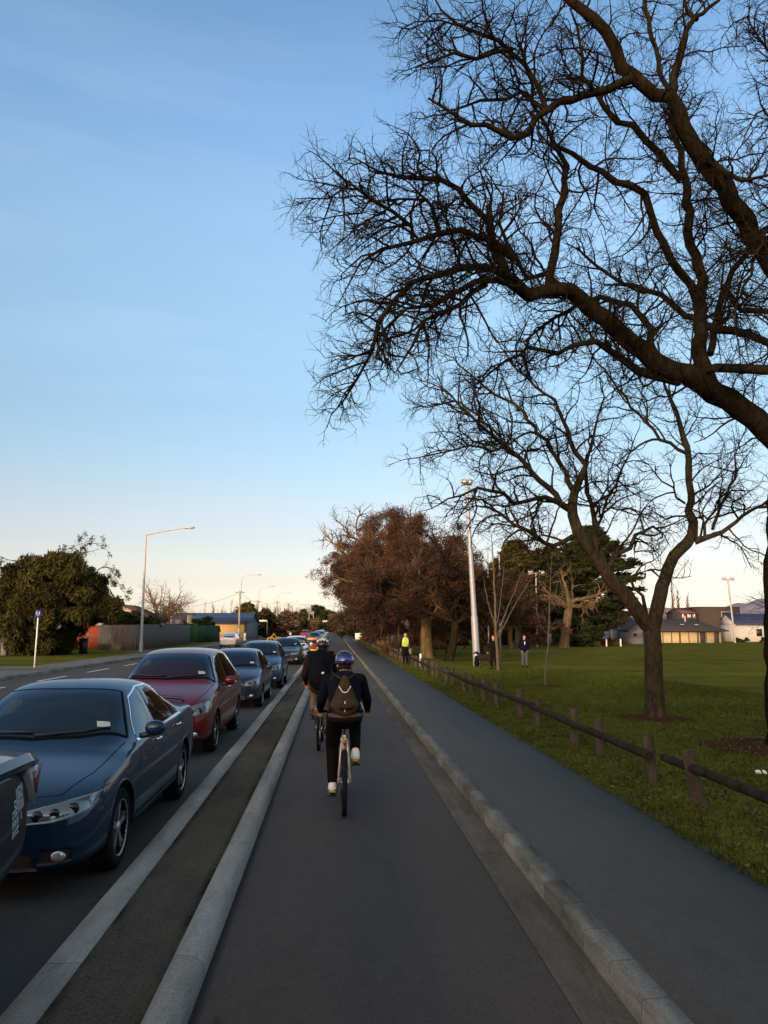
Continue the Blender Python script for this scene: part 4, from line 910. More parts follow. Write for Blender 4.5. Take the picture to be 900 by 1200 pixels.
def rider_pose(crank=0.0, lean=0.0, hx=0.0):
    ca, sa = math.cos(crank), math.sin(crank); P = {}
    P['pelvis'] = (0, .17, 1.06); P['chest'] = (0, .38, 1.34); P['neck'] = (0, .50, 1.47); P['head'] = (hx, .575, 1.60); P['fwd'] = (0, 1, -.05); P['up'] = (0, .05, 1)
    for s, k in ((-1, 'L'), (1, 'R')):
        P['sh'+k] = (s*.185, .46, 1.41); P['el'+k] = (s*.285, .58, 1.16); P['wr'+k] = (s*.275, .80, 1.03); P['hd'+k] = (0, .8, -.35); P['pn'+k] = (0, -.2, -1)
        py, pz = .44-s*.17*sa, .29+s*.17*ca; P['hip'+k] = (s*.095, .20, 1.0); 
        an = Vector((s*.125, py-.07, pz+.115)); h = Vector(P['hip'+k]); d = an-h; L = d.length; a, b = .44, .43
        c = max(-1, min(1, (a*a+L*L-b*b)/(2*a*L))); pf = Vector((0, 1, 0)); pf = (pf-d.normalized()*pf.dot(d.normalized())).normalized()
        kn = h+d.normalized()*a*c+pf*a*math.sqrt(1-c*c); P['kn'+k] = tuple(kn+Vector((s*.02, 0, 0))); P['an'+k] = tuple(an); P['toe'+k] = tuple(an+Vector((0, .15, -.055)))
    P['curl'] = 1.1; return P
p2 = ground(406, 957); p2 = Vector((.118, 8.62, 0)); p1 = Vector((-.235, 13.1, 0))
GB = 'bicycles ridden along the cycle path'
bicycle('bicycle with a pale cream frame ridden by the cyclist with blue helmet', p2, 0, 'cream_paint', GB, crank=.15)
bicycle('black bicycle ridden by the cyclist in a black and white helmet', p1, R(-2), 'black_gloss', GB, rack=True, crank=math.pi-.5)
P = rider_pose(.15); P['head'] = (.0, .58, 1.53); P['chest'] = (0, .38, 1.31); P['neck'] = (0, .50, 1.425)
for s, k in ((-1, 'L'), (1, 'R')): P['sh'+k] = (s*.178, .46, 1.365); P['el'+k] = (s*.258, .58, 1.14)
ridera = figure('person', 'cyclist in dark navy jacket, black trousers and blue helmet riding the cream bicycle', p2, 0, P, 'cloth_navy', 'cloth_black', ('shoe_white', 'sole_gum'), helmet=helmet_mesh('helmet_blue', 'black_gloss'), torso=1.03, vox=.011)
m = MB(); m.ell((0, .12, 1.015), (.188, .15, .05), None, 24, 10); o = fuse(m, 'waist_hem', 'leather_brown', ridera, .011, 2); m = MB(); m.ell((0, .12, .975), (.195, .15, .06), None, 24, 10); cap(m, (-.08, .16, .97), (.08, .16, .97), .10, .10); fuse(m, 'seat_panel', 'cloth_black', ridera, .012, 3)
P = rider_pose(math.pi-.5); P['head'] = (.02, .54, 1.62); P['chest'] = (0, .35, 1.36); P['neck'] = (0, .45, 1.50)
for s, k in ((-1, 'L'), (1, 'R')): P['sh'+k] = (s*.195, .42, 1.44)
riderb = figure('person', 'cyclist in brown jacket, tan trousers and black and white helmet ahead of the other rider', p1, R(-2), P, 'cloth_brown', 'cloth_tan', ('shoe_brown', 'black_plastic'), helmet=helmet_mesh('black_gloss', 'shoe_white'), torso=1.14, vox=.012)
# backpacks hang on the riders' backs
def backpack(label, loc, m1, m2, big, rz=0):
    t = thing('backpack', label, 'backpack', loc, rz); 
    if big:
        b = MB(); cap(b, (0, -.01, .0), (0, .10, .28), .185, .20, .52, (1, 0, 0)); cap(b, (-.13, .13, .36), (.13, .13, .36), .075, .075); cap(b, (0, -.07, .0), (0, -.05, .14), .13, .13, .5, (1, 0, 0)); fuse(b, 'bag', m1, t, .014, 5)
        b = MB(); cap(b, (-.13, -.075, -.03), (.13, -.075, -.03), .05, .05, .8); fuse(b, 'front_pocket', m2, t, .012, 4)
        b = MB(); b.ell((.06, -.165, .10), (.025, .01, .02)); b.build('reflector', 'reflective', t)
        b = MB(); cap(b, (-.2, .17, .415), (.2, .17, .415), .03, .03); cap(b, (-.02, .16, .42), (.02, .16, .42), .07, .07, .6); fuse(b, 'hood_roll', m1, t, .012, 3)
    else:
        b = MB(); cap(b, (-.09, .01, .0), (.09, .01, .0), .085, .085, .9); cap(b, (0, -.01, .02), (0, .07, .13), .165, .12, .5, (1, 0, 0)); cap(b, (0, .07, .13), (0, .14, .30), .12, .045, .55, (1, 0, 0)); fuse(b, 'bag', m1, t, .012, 4)
        b = MB(); cap(b, (-.02, -.10, .0), (.02, -.10, .0), .085, .085, .5); fuse(b, 'front_pocket', m2, t, .011, 4)
        b = MB(); b.tube([(-.07, .0, .22), (-.03, -.035, .16), (0, -.05, .15), (.03, -.035, .16), (.07, .0, .22)], .006, 6); b.tube([(0, -.14, .06), (0, -.15, -.06)], .008, 6); b.build('webbing', 'reflective', t)
    for s in (-1, 1):
        b = MB(); r_ = .03 if not big else .035
        P_ = [(s*.10, .14, .30), (s*.14, .22, .36), (s*.16, .32, .30), (s*.17, .30, .10), (s*.15, .08, -.02)]
        if not big: P_ = [(s*.05, .13, .30), (s*.12, .23, .335), (s*.165, .30, .28), (s*.185, .25, .06), (s*.19, .10, -.04)]
        b.tube(P_, r_*.45, 8); b.build('shoulder_strap', m2, t, smooth=True)
    if not big:
        b = MB(); b.tube([(.19, .10, .02), (.235, .17, -.08), (.25, .28, -.18)], .005, 6); b.build('loose_strap', 'reflective', t)
    return t
backpack('small brown canvas backpack with pale straps on the back of the rider with blue helmet', p2+Vector((0, .07, 1.125)), 'bag_brown', 'bag_brown', False).scale = (.92, 1, .92)
backpack('large black backpack with a white reflector on the rider with black and white helmet', p1+Vector((0, .04, 1.13)), 'bag_black', 'bag_black', True, R(-2))

# ------------------------------------------------------------------ people standing in the park
def stand(arm=0.0, step=0.0, pocket=False):
    P = dict(pelvis=(0, 0, .95), chest=(0, .0, 1.27), neck=(0, 0, 1.45), head=(0, .02, 1.60))
    for s, k in ((-1, 'L'), (1, 'R')):
        P['sh'+k] = (s*.18, 0, 1.39); P['el'+k] = (s*.27, -.03, 1.13); P['wr'+k] = (s*(.19 if pocket else .30), .10, .93 if pocket else .90); P['hd'+k] = (-s*.3 if pocket else 0, .1, -1); P['pn'+k] = (-s, 0, 0)
        y = step*s; P['hip'+k] = (s*.09, 0, .90); P['kn'+k] = (s*.10, y*.5+.02, .49); P['an'+k] = (s*.11, y, .09); P['toe'+k] = (s*.13, y+.15, .045)
    return P
q = ground(615, 782); D_ = q
man = figure('person', 'standing man in dark jacket and grey trousers with hands in pockets on the lawn', q, R(178), stand(pocket=True), 'cloth_navy', 'cloth_grey', ('cloth_black', 'black_plastic'), torso=1.15)
m = MB(); m.prism([(-.03, .15, 1.38), (.03, .15, 1.38), (.02, .16, 1.20), (-.02, .16, 1.20)], (0, .02, 0)); m.build('shirt_front', 'shoe_white', man)
q = ground(579, 784)
figure('person', 'person in black clothes standing half hidden behind the young tree trunk with the dog', q, R(150), stand(step=.05), 'cloth_black', 'cloth_black', ('cloth_black', 'black_plastic'), torso=1.1)
q = Vector((3.66, 41.0, gz(3.66, 41)))
vest = figure('person', 'pedestrian in yellow high visibility vest and dark skirt walking on the grass verge', q, R(185), stand(step=.14), 'cloth_black', 'cloth_black', ('cloth_black', 'black_plastic'), hair='hair_grey', coat=.75); vest.scale = (.92, .92, .92)
m = MB(); cap(m, (0, .0, 1.10), (0, .0, 1.30), .195, .215, .78, (1, 0, 0)); fuse(m, 'safety_vest', 'hivis', vest, .015, 3)
m = MB()
for s in (-1, 1): m.tube([(s*.12, .165, 1.08), (s*.13, .17, 1.28), (s*.13, .06, 1.46), (s*.12, -.10, 1.44)], .018, 6)
m.build('reflective_strip', 'reflective', vest)
q = Vector((1.28, 134, 0))
figure('person', 'tiny dark pedestrian far ahead at the right of the cycle path', q, 0, stand(step=.15), 'cloth_black', 'cloth_black', ('cloth_black', 'black_plastic'), vox=.02)
# dog
def dog(loc, rz):
    t = thing('dog', 'dark brown dog standing by the lamp pole beside the black bag', 'dog', loc, rz); b = MB()
    cap(b, (0, -.28, .56), (0, .25, .55), .115, .15, 1.05, (1, 0, 0)); cap(b, (0, .25, .60), (0, .42, .78), .10, .07); cap(b, (0, .42, .80), (0, .50, .82), .075, .06); cap(b, (0, .52, .80), (0, .63, .77), .045, .032)
    for s in (-1, 1):
        cap(b, (s*.06, .22, .50), (s*.07, .24, .27), .06, .035); cap(b, (s*.07, .24, .27), (s*.07, .23, .05), .032, .022); cap(b, (s*.07, .23, .03), (s*.07, .28, .025), .03, .026)
        cap(b, (s*.06, -.27, .52), (s*.08, -.20, .33), .085, .05); cap(b, (s*.08, -.20, .33), (s*.08, -.36, .20), .042, .026); cap(b, (s*.08, -.36, .20), (s*.08, -.33, .04), .026, .020); cap(b, (s*.08, -.33, .03), (s*.08, -.28, .025), .03, .026)
        cap(b, (s*.06, .44, .86), (s*.085, .42, .76), .025, .03, .5)
    cap(b, (0, -.36, .60), (0, -.52, .48), .03, .018); fuse(b, 'body', 'cloth_brown', t, .013, 4)
    b = MB(); b.tube([(.075*math.cos(a), .35+.075*math.sin(a)*.6, .72+.04*math.sin(a)) for a in np.linspace(0, 2*math.pi, 17)], .012, 6, cap=False); b.build('collar', 'tail_red', t)
dog(ground(569, 783), R(80))
q = ground(559, 781); t = thing('rucksack', 'black rucksack standing on the grass at the foot of the lamp pole', 'bag', q, .3)
m = MB(); cap(m, (0, 0, .16), (0, 0, .46), .17, .14, .7); fuse(m, 'bag', 'bag_black', t, .02, 4); m = MB(); cap(m, (-.02, -.14, .16), (.02, -.14, .16), .10, .10, .5); fuse(m, 'front_pocket', 'bag_black', t, .02, 3)
# ------------------------------------------------------------------ trees
def catmull(P, step):
    P = [np.array(p, float) for p in P]
    if len(P) < 3:
        n = max(2, int(np.linalg.norm(P[-1][:3]-P[0][:3])/step)); return [P[0]+(P[-1]-P[0])*i/n for i in range(n+1)]
    Q = [2*P[0]-P[1]]+P+[2*P[-1]-P[-2]]; out = []
    for i in range(1, len(Q)-2):
        n = max(1, int(np.linalg.norm(Q[i+1][:3]-Q[i][:3])/step))
        for k in range(n):
            t = k/n; a, b, c, d = Q[i-1:i+3]
            out.append(.5*(2*b+(c-a)*t+(2*a-5*b+4*c-d)*t*t+(3*b-a-3*c+d)*t**3))
    out.append(P[-1]); return out
def sides(r, big=10): return 3 if r < .012 else 4 if r < .03 else 6 if r < .08 else big
LK = .78
class Tree:
    def __init__(s, seed, scale=1.0): s.r = random.Random(seed); s.wood = MB(); s.twig = MB(); s.tips = []; s.scale = scale; s.count = 0
    def tube(s, P, Rr):
        r0 = Rr[0]; (s.wood if r0 > .022*s.scale else s.twig).tube(P, Rr, sides(r0/s.scale), cap=False); s.count += 1
    def grow(s, p, d, L, r0, level, prm):
        R_ = s.r; n = max(3, int(L/prm['seg'][min(level, len(prm['seg'])-1)])); st = L/n; P = [p]; d = d.normalized(); W = prm['wander'][min(level, len(prm['wander'])-1)]; Rr = [r0]; dirs = [d]
        for i in range(n):
            d = (d+Vector((R_.gauss(0, W), R_.gauss(0, W), R_.gauss(0, W)+prm['up'][min(level, len(prm['up'])-1)]))).normalized()
            p = p+d*st; P.append(p); dirs.append(d); Rr.append(r0*(1-.72*(i+1)/n))
        s.tube(P, Rr)
        if level >= prm['levels']: s.tips.append(P[-1]); return
        s.kids(P, Rr, dirs, L, level, prm)
    def kids(s, P, Rr, dirs, L, level, prm, start=.15, dens=1.0):
        R_ = s.r; k = min(level, len(prm['num'])-1); m = max(1, int(round(prm['num'][k]*L*dens*R_.uniform(.8, 1.2)))); n = len(P)-1
        for j in range(m):
            t = start+(1-start)*(j+R_.random())/m; i = min(n-1, int(t*n)); f = t*n-i; q = Vector(P[i]).lerp(Vector(P[i+1]), f); d = dirs[min(i+1, n)]
            ax = d.cross(Vector((R_.gauss(0, 1), R_.gauss(0, 1), R_.gauss(0, 1))));
            if ax.length < 1e-4: continue
            nd_ = Matrix.Rotation(R(R_.uniform(*prm['ang'])), 3, ax.normalized()) @ d
            cl = prm['len'][k]*R_.uniform(.55, 1.25)*(1-(.62 if level == 0 else .35)*t); cl = min(cl, 34*Rr[i]/s.scale+.08) if prm.get('tipcap') else cl; rr0 = min(Rr[i]*.75, prm['rad'][k]*R_.uniform(.8, 1.2)*s.scale)
            s.grow(q, nd_, cl, rr0, level+1, prm)
        s.tips.append(Vector(P[-1]))
    def limb(s, pts, prm, dens=1.0, start=.1, level=0, jit=.028, step=.22, kids=True):     # pts: (px, py, depth, radius)
        W = [tuple(at(px, py, D))+(r,) for (px, py, D, r) in pts]; C_ = catmull(W, step); R_ = s.r
        P = [Vector(c[:3])+Vector((R_.gauss(0, jit), R_.gauss(0, jit), R_.gauss(0, jit)))*(1 if 0 < i < len(C_)-1 else 0) for i, c in enumerate(C_)]; Rr = [max(.004, c[3]*LK) for c in C_]
        s.tube(P, Rr); L = sum((b-a).length for a, b in zip(P, P[1:]))
        dirs = [(P[min(i+1, len(P)-1)]-P[max(0, i-1)]).normalized() for i in range(len(P))]
        if kids: s.kids(P, Rr, dirs, L, level, prm, start, dens)
        return P
    def finish(s, t, bark, twig, loc):
        o = Vector(loc)
        for mb, nm, m, sm in ((s.wood, 'trunk', bark, True), (s.twig, 'crown', twig, False)):
            if mb.n:
                mb.v = [v-np.array(o) for v in mb.v]; mb.build(nm, m, t, smooth=sm)
print('trees')
OAK = dict(tipcap=1, levels=3, seg=[.28, .17, .10, .07], wander=[.24, .30, .36, .40], up=[.0, .01, .0, -.01], num=[6.8, 8.4, 10.5], len=[1.45, .66, .28], rad=[.019, .008, .004], ang=(28, 75))
# big oak on the right edge
oak_base = Vector((7.35, 12.6, gz(7.35, 12.6)))
mulch(7.2, 12.7, 1.25)
T = Tree(21); L = lambda *a, **k: T.limb(list(a), OAK, **k)
D = 12.6
L((925,895,D,.50),(921,870,D,.36),(917,820,D,.33),(916,750,D,.32),(913,680,D,.31),(917,620,D,.31),(925,560,D,.33),(960,500,D,.32),(985,430,D,.30),(985,340,D,.26),(960,200,13,.2),(975,60,13.5,.14),(960,-90,14,.08), dens=.3, start=.5, jit=.02)
L((935,560,D,.27),(900,506,12.2,.25),(869,479,12,.24),(838,460,11.8,.235),(807,440,11.5,.22),(769,426,11.3,.20),(723,386,11,.17),(682,352,10.8,.15),(655,338,10.6,.135),(620,342,10.4,.12),(595,326,10.3,.11),(576,289,10.2,.09),(571,262,10.1,.07),(573,240,10,.05), dens=.8)
L((832,450,11.8,.17),(822,414,12,.16),(819,373,12.3,.14),(822,327,12.6,.12),(806,272,12.8,.105),(805,227,13,.10),(796,178,13.1,.075),(777,94,13.3,.06),(756,0,13.4,.05),(745,-60,13.5,.03))
L((985,400,D,.24),(930,340,12.3,.22),(900,302,12,.21),(873,261,11.8,.20),(847,219,11.6,.19),(824,189,11.5,.18),(802,151,11.3,.16),(787,112,11.2,.14),(764,112,11.1,.135),(741,93,11,.13),(722,60,11,.12),(692,23,10.8,.105),(669,0,10.7,.09),(630,-50,10.6,.06))
L((787,112,11.2,.10),(794,76,11.3,.085),(805,38,11.4,.06),(817,23,11.4,.05),(843,0,11.5,.035), dens=.6)
L((817,23,11.4,.05),(806,14,11.5,.045),(800,-10,11.5,.03))
L((741,93,11,.10),(711,104,10.8,.09),(673,117,10.6,.08),(641,130,10.4,.07),(617,155,10.2,.06),(598,160,10.1,.055),(571,146,10,.05),(558,146,9.9,.045),(530,131,9.8,.035),(502,115,9.7,.02), dens=1.2)
L((641,130,10.4,.06),(628,100,10.3,.05),(600,58,10.1,.045),(585,50,10,.042),(560,42,9.9,.035),(535,30,9.8,.028),(520,8,9.8,.02),(505,-10,9.8,.012), dens=1.2)
L((600,58,10.1,.045),(560,68,9.9,.035),(530,64,9.8,.03),(500,76,9.7,.018),(488,80,9.7,.01))
L((537,30,9.8,.028),(515,22,9.7,.02),(490,25,9.6,.014),(470,35,9.6,.008))
L((641,130,10.4,.05),(612,110,10.5,.04),(590,118,10.5,.035),(560,117,10.4,.03),(530,128,10.3,.02),(512,130,10.3,.01))
L((620,345,10.4,.10),(595,326,10.2,.085),(570,315,10,.075),(545,316,9.9,.065),(514,316,9.8,.055),(489,330,9.7,.045),(464,352,9.6,.04),(446,376,9.5,.035),(436,411,9.5,.028),(418,442,9.5,.018),(396,476,9.5,.008), dens=1.3)
L((620,342,10.4,.07),(576,328,10,.06),(539,339,9.8,.05),(508,355,9.7,.04),(474,364,9.6,.03),(449,389,9.5,.02),(440,420,9.5,.01), dens=1.2)
L((570,333,10,.055),(542,353,9.8,.045),(523,365,9.7,.04),(500,374,9.6,.03),(484,404,9.5,.022),(464,436,9.5,.01), dens=1.3)
L((598,300,10.2,.08),(588,284,10,.07),(558,277,9.8,.062),(514,274,9.6,.05),(483,280,9.5,.042),(449,289,9.4,.03),(425,310,9.4,.018),(408,335,9.4,.008), dens=1.3)
L((575,262,10.1,.06),(558,240,9.9,.055),(533,218,9.7,.048),(497,212,9.5,.042),(470,205,9.4,.035),(440,200,9.3,.02),(415,185,9.3,.01), dens=1.3)
L((483,280,9.5,.04),(477,262,9.4,.035),(458,247,9.3,.032),(436,230,9.2,.028),(411,215,9.1,.022),(387,227,9,.014),(345,233,9,.005), dens=1.5)
L((514,274,9.6,.04),(508,249,9.5,.034),(499,236,9.4,.03),(474,233,9.3,.02),(455,250,9.2,.015),(425,265,9.2,.012),(400,280,9.2,.008),(380,300,9.2,.004), dens=1.4)
L((436,230,9.2,.02),(420,250,9.2,.018),(395,255,9.2,.014),(378,280,9.2,.006), dens=1.5)
L((643,340,10.6,.085),(651,302,10.7,.08),(658,245,10.8,.072),(662,196,10.8,.06),(654,170,10.7,.05),(636,143,10.6,.04),(622,100,10.5,.03),(610,50,10.5,.02))
L((654,172,10.72,.04),(668,182,10.85,.05),(692,193,11,.06),(722,211,11.2,.07),(756,227,11.5,.08),(771,272,11.7,.085),(787,302,12.0,.09),(806,335,12.35,.10),(820,368,12.35,.10), dens=.8)
L((798,211,12,.085),(771,178,11.8,.08),(741,151,11.6,.07),(711,132,11.4,.06),(696,110,11.3,.05),(684,84,11.2,.04),(680,50,11.1,.03),(668,10,11.1,.02))
L((660,338,10.6,.06),(640,325,10.8,.05),(617,321,10.8,.055),(594,283,10.8,.04),(582,262,10.8,.03),(590,225,10.8,.02))
L((819,379,12.3,.09),(838,387,12,.085),(878,389,11.6,.085),(900,405,11.4,.085),(930,425,11.3,.09), dens=.6)
L((800,437,11.6,.08),(838,436,11.4,.09),(870,430,11.2,.095),(900,432,11,.10),(940,440,11,.10), dens=.5)
L((832,415,12,.08),(850,333,12.5,.07),(878,295,12.6,.06),(900,280,12.8,.05),(930,250,13,.04))
L((850,333,12.5,.06),(869,364,12.2,.065),(900,367,12,.07),(930,372,12,.08))
L((796,448,11.45,.09),(769,440,11.3,.10),(744,432,11.2,.085),(729,417,11.1,.07),(698,404,11,.06),(672,409,10.9,.05),(651,414,10.8,.045),(620,407,10.7,.035),(590,425,10.7,.025),(560,450,10.7,.014), dens=1.3)
L((780,432,11.35,.07),(766,415,11.5,.08),(760,400,11.6,.08),(752,372,11.8,.07),(720,350,11.8,.06),(690,352,11.6,.05),(650,370,11.4,.035),(615,400,11.3,.02), dens=1.2)
L((819,373,12.3,.08),(790,358,12.6,.07),(760,340,12.8,.06),(730,335,12.9,.05),(700,310,13,.04),(676,290,13,.025))
L((900,302,12,.12),(925,240,12.4,.1),(940,160,12.8,.08),(930,80,13,.06),(905,20,13.2,.04))
L((824,189,11.5,.08),(850,200,11,.06),(870,215,10.8,.04),(900,205,10.6,.025),(920,190,10.5,.02), dens=1.3)
L((985,200,12.6,.06),(930,110,12,.04),(900,60,11.5,.025),(870,22,11.3,.018),(845,45,11.2,.008), dens=1.3)
L((985,250,12.6,.06),(930,170,11.6,.04),(895,130,11.3,.02),(872,160,11.2,.01), dens=1.1)
L((935,300,12,.06),(900,270,11.4,.045),(880,320,11,.03),(860,370,10.8,.02),(868,430,10.8,.01), dens=1.4)
t = thing('oak_tree', 'huge bare oak at the right edge whose gnarled limbs fill the upper right sky', 'tree', oak_base)
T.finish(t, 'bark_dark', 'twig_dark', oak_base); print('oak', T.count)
# second bare tree, forked low
PL = dict(OAK); PL.update(num=[3.8, 5.8, 8.4], len=[2.1, .95, .40], rad=[.026, .0105, .0050])
bp_ = ground(768, 842); D = bp_.y; mulch(bp_.x, bp_.y, .85)
T = Tree(33); L = lambda *a, **k: T.limb(list(a), PL, **k)
L((768,846,D,.40),(768,838,D,.31),(767,820,D,.275),(766,780,D,.25),(765,750,D,.24),(763,736,D,.25),(765,722,D,.24), kids=False, jit=.005)
L((766,742,D,.20),(748,718,D-.1,.215),(727,693,D-.2,.20),(708,669,D-.3,.185),(695,648,D-.4,.17),(680,624,D-.5,.165),(670,604,D-.6,.15),(673,577,D-.6,.12),(682,560,D-.6,.10),(687,545,D-.6,.085),(673,528,D-.6,.07),(658,482,D-.7,.05),(639,460,D-.8,.04),(609,433,D-.9,.03),(580,395,D-1,.012), dens=.7, start=.35)
L((765,742,D,.19),(768,720,D,.20),(777,688,D+.2,.19),(785,664,D+.3,.175),(797,644,D+.4,.17),(810,628,D+.5,.16),(808,600,D+.5,.12),(807,577,D+.5,.105),(806,540,D+.4,.095),(802,512,D+.4,.085),(797,494,D+.4,.07),(786,470,D+.3,.055),(779,450,D+.3,.04),(770,400,D,.02), dens=.5, start=.4)
L((672,600,D-.5,.09),(655,587,D-.7,.08),(638,584,D-.9,.07),(606,589,D-1.2,.058),(589,579,D-1.4,.05),(564,572,D-1.6,.04),(540,579,D-1.8,.03),(515,590,D-2,.018),(490,600,D-2.2,.008), dens=1.1)
L((672,600,D-.5,.10),(650,579,D-.4,.09),(630,562,D-.4,.08),(616,543,D-.4,.07),(590,520,D-.6,.06),(565,500,D-.9,.045),(540,478,D-1.2,.035),(515,455,D-1.4,.02),(480,440,D-1.5,.01), dens=1.2)
L((673,577,D-.6,.09),(662,554,D-.4,.075),(654,535,D-.2,.068),(632,509,D,.06),(613,482,D+.2,.05),(590,467,D+.3,.04),(560,444,D+.4,.03),(530,420,D+.5,.02),(500,400,D+.6,.008), dens=1.2)
L((590,520,D-.6,.045),(575,530,D-1,.04),(550,522,D-1.2,.03),(520,530,D-1.4,.025),(490,535,D-1.5,.016),(455,545,D-1.6,.006), dens=1.4)
L((616,543,D-.4,.05),(595,528,D,.045),(560,485,D+.4,.04),(530,470,D+.6,.03),(500,478,D+.8,.02),(470,460,D+.9,.008), dens=1.3)
L((680,624,D-.5,.07),(650,640,D-1,.06),(625,628,D-1.4,.05),(600,613,D-1.7,.04),(575,595,D-2,.03),(555,592,D-2.2,.02),(530,610,D-2.4,.01), dens=1.1)
L((711,674,D-.3,.11),(703,650,D-.1,.10),(699,630,D,.085),(696,599,D+.1,.07),(689,564,D+.2,.055),(690,535,D+.3,.045),(697,500,D+.4,.035),(707,475,D+.5,.025),(700,430,D+.6,.012), dens=.8)
L((699,632,D,.045),(703,606,D+.3,.04),(721,569,D+.5,.035),(733,542,D+.7,.025),(750,500,D+.8,.012))
L((701,606,D+.1,.04),(716,597,D,.035),(740,596,D-.2,.025),(757,604,D-.3,.012))
L((708,668,D-.3,.09),(722,652,D-.2,.075),(736,640,D-.1,.065),(745,628,D,.055),(763,616,D+.2,.04),(778,625,D+.3,.02),(785,640,D+.4,.01), dens=.8)
L((757,718,D,.06),(750,700,D-.2,.05),(743,688,D-.2,.042),(740,680,D-.3,.04),(748,672,D-.3,.04),(761,669,D-.3,.035),(775,678,D-.3,.02), dens=.4, start=.3)
L((804,531,D+.4,.06),(785,520,D+.3,.055),(764,503,D+.2,.05),(734,467,D,.04),(707,433,D-.2,.028),(685,400,D-.4,.015), dens=.9)
L((803,590,D+.5,.04),(786,575,D+.7,.032),(775,562,D+.8,.026),(760,546,D+.9,.016),(745,530,D+1,.008))
L((814,634,D+.5,.12),(826,628,D+.4,.08),(845,620,D+.3,.065),(862,611,D+.2,.055),(883,598,D+.1,.045),(905,584,D,.03),(930,570,D,.012), dens=.9)
L((835,620,D+.4,.055),(845,592,D+.6,.048),(855,572,D+.7,.042),(863,552,D+.8,.035),(862,536,D+.8,.025),(875,500,D+.9,.012))
L((826,628,D+.4,.045),(832,605,D+.2,.035),(845,585,D,.025),(858,570,D-.1,.012))
L((820,632,D+.5,.04),(822,610,D+.8,.032),(818,592,D+1,.02),(830,560,D+1,.01))
t = thing('bare_tree', 'grey bare tree forking low into two thick limbs on the lawn behind the fence', 'tree', bp_)
T.finish(t, 'bark_grey', 'twig_dark', bp_); print('second', T.count)

# foliage clouds of small leaf shaped faces
def leaves(mb_clumps, n, size, seed, elong=2.2, flat=.5, droop=0.0, shell=.55):
    q = np.random.default_rng(seed); cl = np.array([(*c, *r) for c, r in mb_clumps], float); w_ = (cl[:, 3]*cl[:, 4]+cl[:, 5]*cl[:, 3]); w_ /= w_.sum()
    k = q.choice(len(cl), n, p=w_); d = q.normal(size=(n, 3)); d /= np.linalg.norm(d, axis=1)[:, None]
    rad = (shell+(1-shell)*q.random(n))**.8*(1+q.normal(0, .07, n)); pos = cl[k, :3]+d*cl[k, 3:6]*rad[:, None]
    a = q.normal(size=(n, 3))*np.array([1, 1, flat]); a[:, 2] -= droop; a /= np.linalg.norm(a, axis=1)[:, None]; b = np.cross(a, q.normal(size=(n, 3))); b /= np.linalg.norm(b, axis=1)[:, None]
    s = size*(.5+q.random(n))[:, None]; V = np.stack([pos-a*s*elong*.5, pos+b*s*.35, pos+a*s*elong*.5, pos-b*s*.35], 1).reshape(-1, 3); return V
def leafmesh(V, m, name):
    n = len(V)//4; me = bpy.data.meshes.new(name); me.vertices.add(4*n); me.vertices.foreach_set('co', V.ravel()); me.loops.add(4*n); me.loops.foreach_set('vertex_index', np.arange(4*n, dtype=np.int32))
    me.polygons.add(n); me.polygons.foreach_set('loop_start', np.arange(n, dtype=np.int32)*4); me.update(calc_edges=True); me.materials.append(MC[m]); return me
def crown_clumps(seed, n, c, rad, cr, keep=lambda p: True, shell=.5):
    q = random.Random(seed); out = []
    while len(out) < n:
        d = Vector((q.gauss(0, 1), q.gauss(0, 1), q.gauss(0, 1))).normalized(); k = (shell+(1-shell)*q.random()); p = (c[0]+d.x*rad[0]*k, c[1]+d.y*rad[1]*k, c[2]+d.z*rad[2]*k)
        if keep(p): r = cr*q.uniform(.6, 1.3); out.append((p, (r, r, r*.75)))
    return out
# row of broad trees full of brown twigs along the fence
BR = dict(levels=3, seg=[.6, .45, .35, .3], wander=[.22, .24, .26, .30], up=[.02, .0, -.03, -.06], num=[.95, 1.5, 1.9], len=[3.4, 1.9, 1.0], rad=[.07, .034, .017], ang=(25, 68))
def broad_tree(seed, label, base_, H_, trunk_r, fork, spread, dens=1.0, leaves_n=0, leaf='leaf_brown', bark='bark_warm', twig='twig_brown', lean=(0, 0), group=None, prm=BR, nl=7, name='broad_tree', lsize=.16, upl=(.35, 1.2)):
    T = Tree(seed, 1.6); q = T.r; t = thing(name, label, 'tree', base_, 0, group); B = Vector((0, 0, -.1)); top = Vector((lean[0], lean[1], fork))
    P = [B, B.lerp(top, .12), B.lerp(top, .5)+Vector((q.uniform(-.1, .1), 0, 0)), top]; T.tube(P, [trunk_r*1.55, trunk_r*1.12, trunk_r, trunk_r*.95])
    for k in range(nl):
        a = 2*math.pi*(k+q.uniform(-.3, .3))/nl; e = q.uniform(*upl); d = Vector((math.cos(a)*spread, math.sin(a)*spread, e*(H_-fork)*.55)); L_ = min(d.length*1.05, H_)
        T.grow(top-Vector((0, 0, q.uniform(0, .25)*fork*.4)), d, L_, trunk_r*q.uniform(.42, .6), 0, dict(prm, num=[x*dens for x in prm['num']]))
    T.grow(top, Vector((lean[0]*.2+q.uniform(-.3, .3), q.uniform(-.3, .3), 1)), (H_-fork)*.68, trunk_r*.6, 0, dict(prm, num=[x*dens for x in prm['num']]))
    if T.wood.n: T.wood.build('trunk', bark, t, smooth=True)
    if T.twig.n: T.twig.build('crown', twig, t)
    if leaves_n:
        tips = T.tips; cl = [(tuple(tips[q.randrange(len(tips))]), (.75, .75, .55)) for _ in range(min(len(tips), 1200))]
        link('crown', leafmesh(leaves(cl, leaves_n, lsize, seed, elong=5.5, flat=.9, droop=.3, shell=.1), leaf, 'foliage'), t)
    return t
GT = 'broad trees in a row along the log fence'
b1 = ground(500, 771)
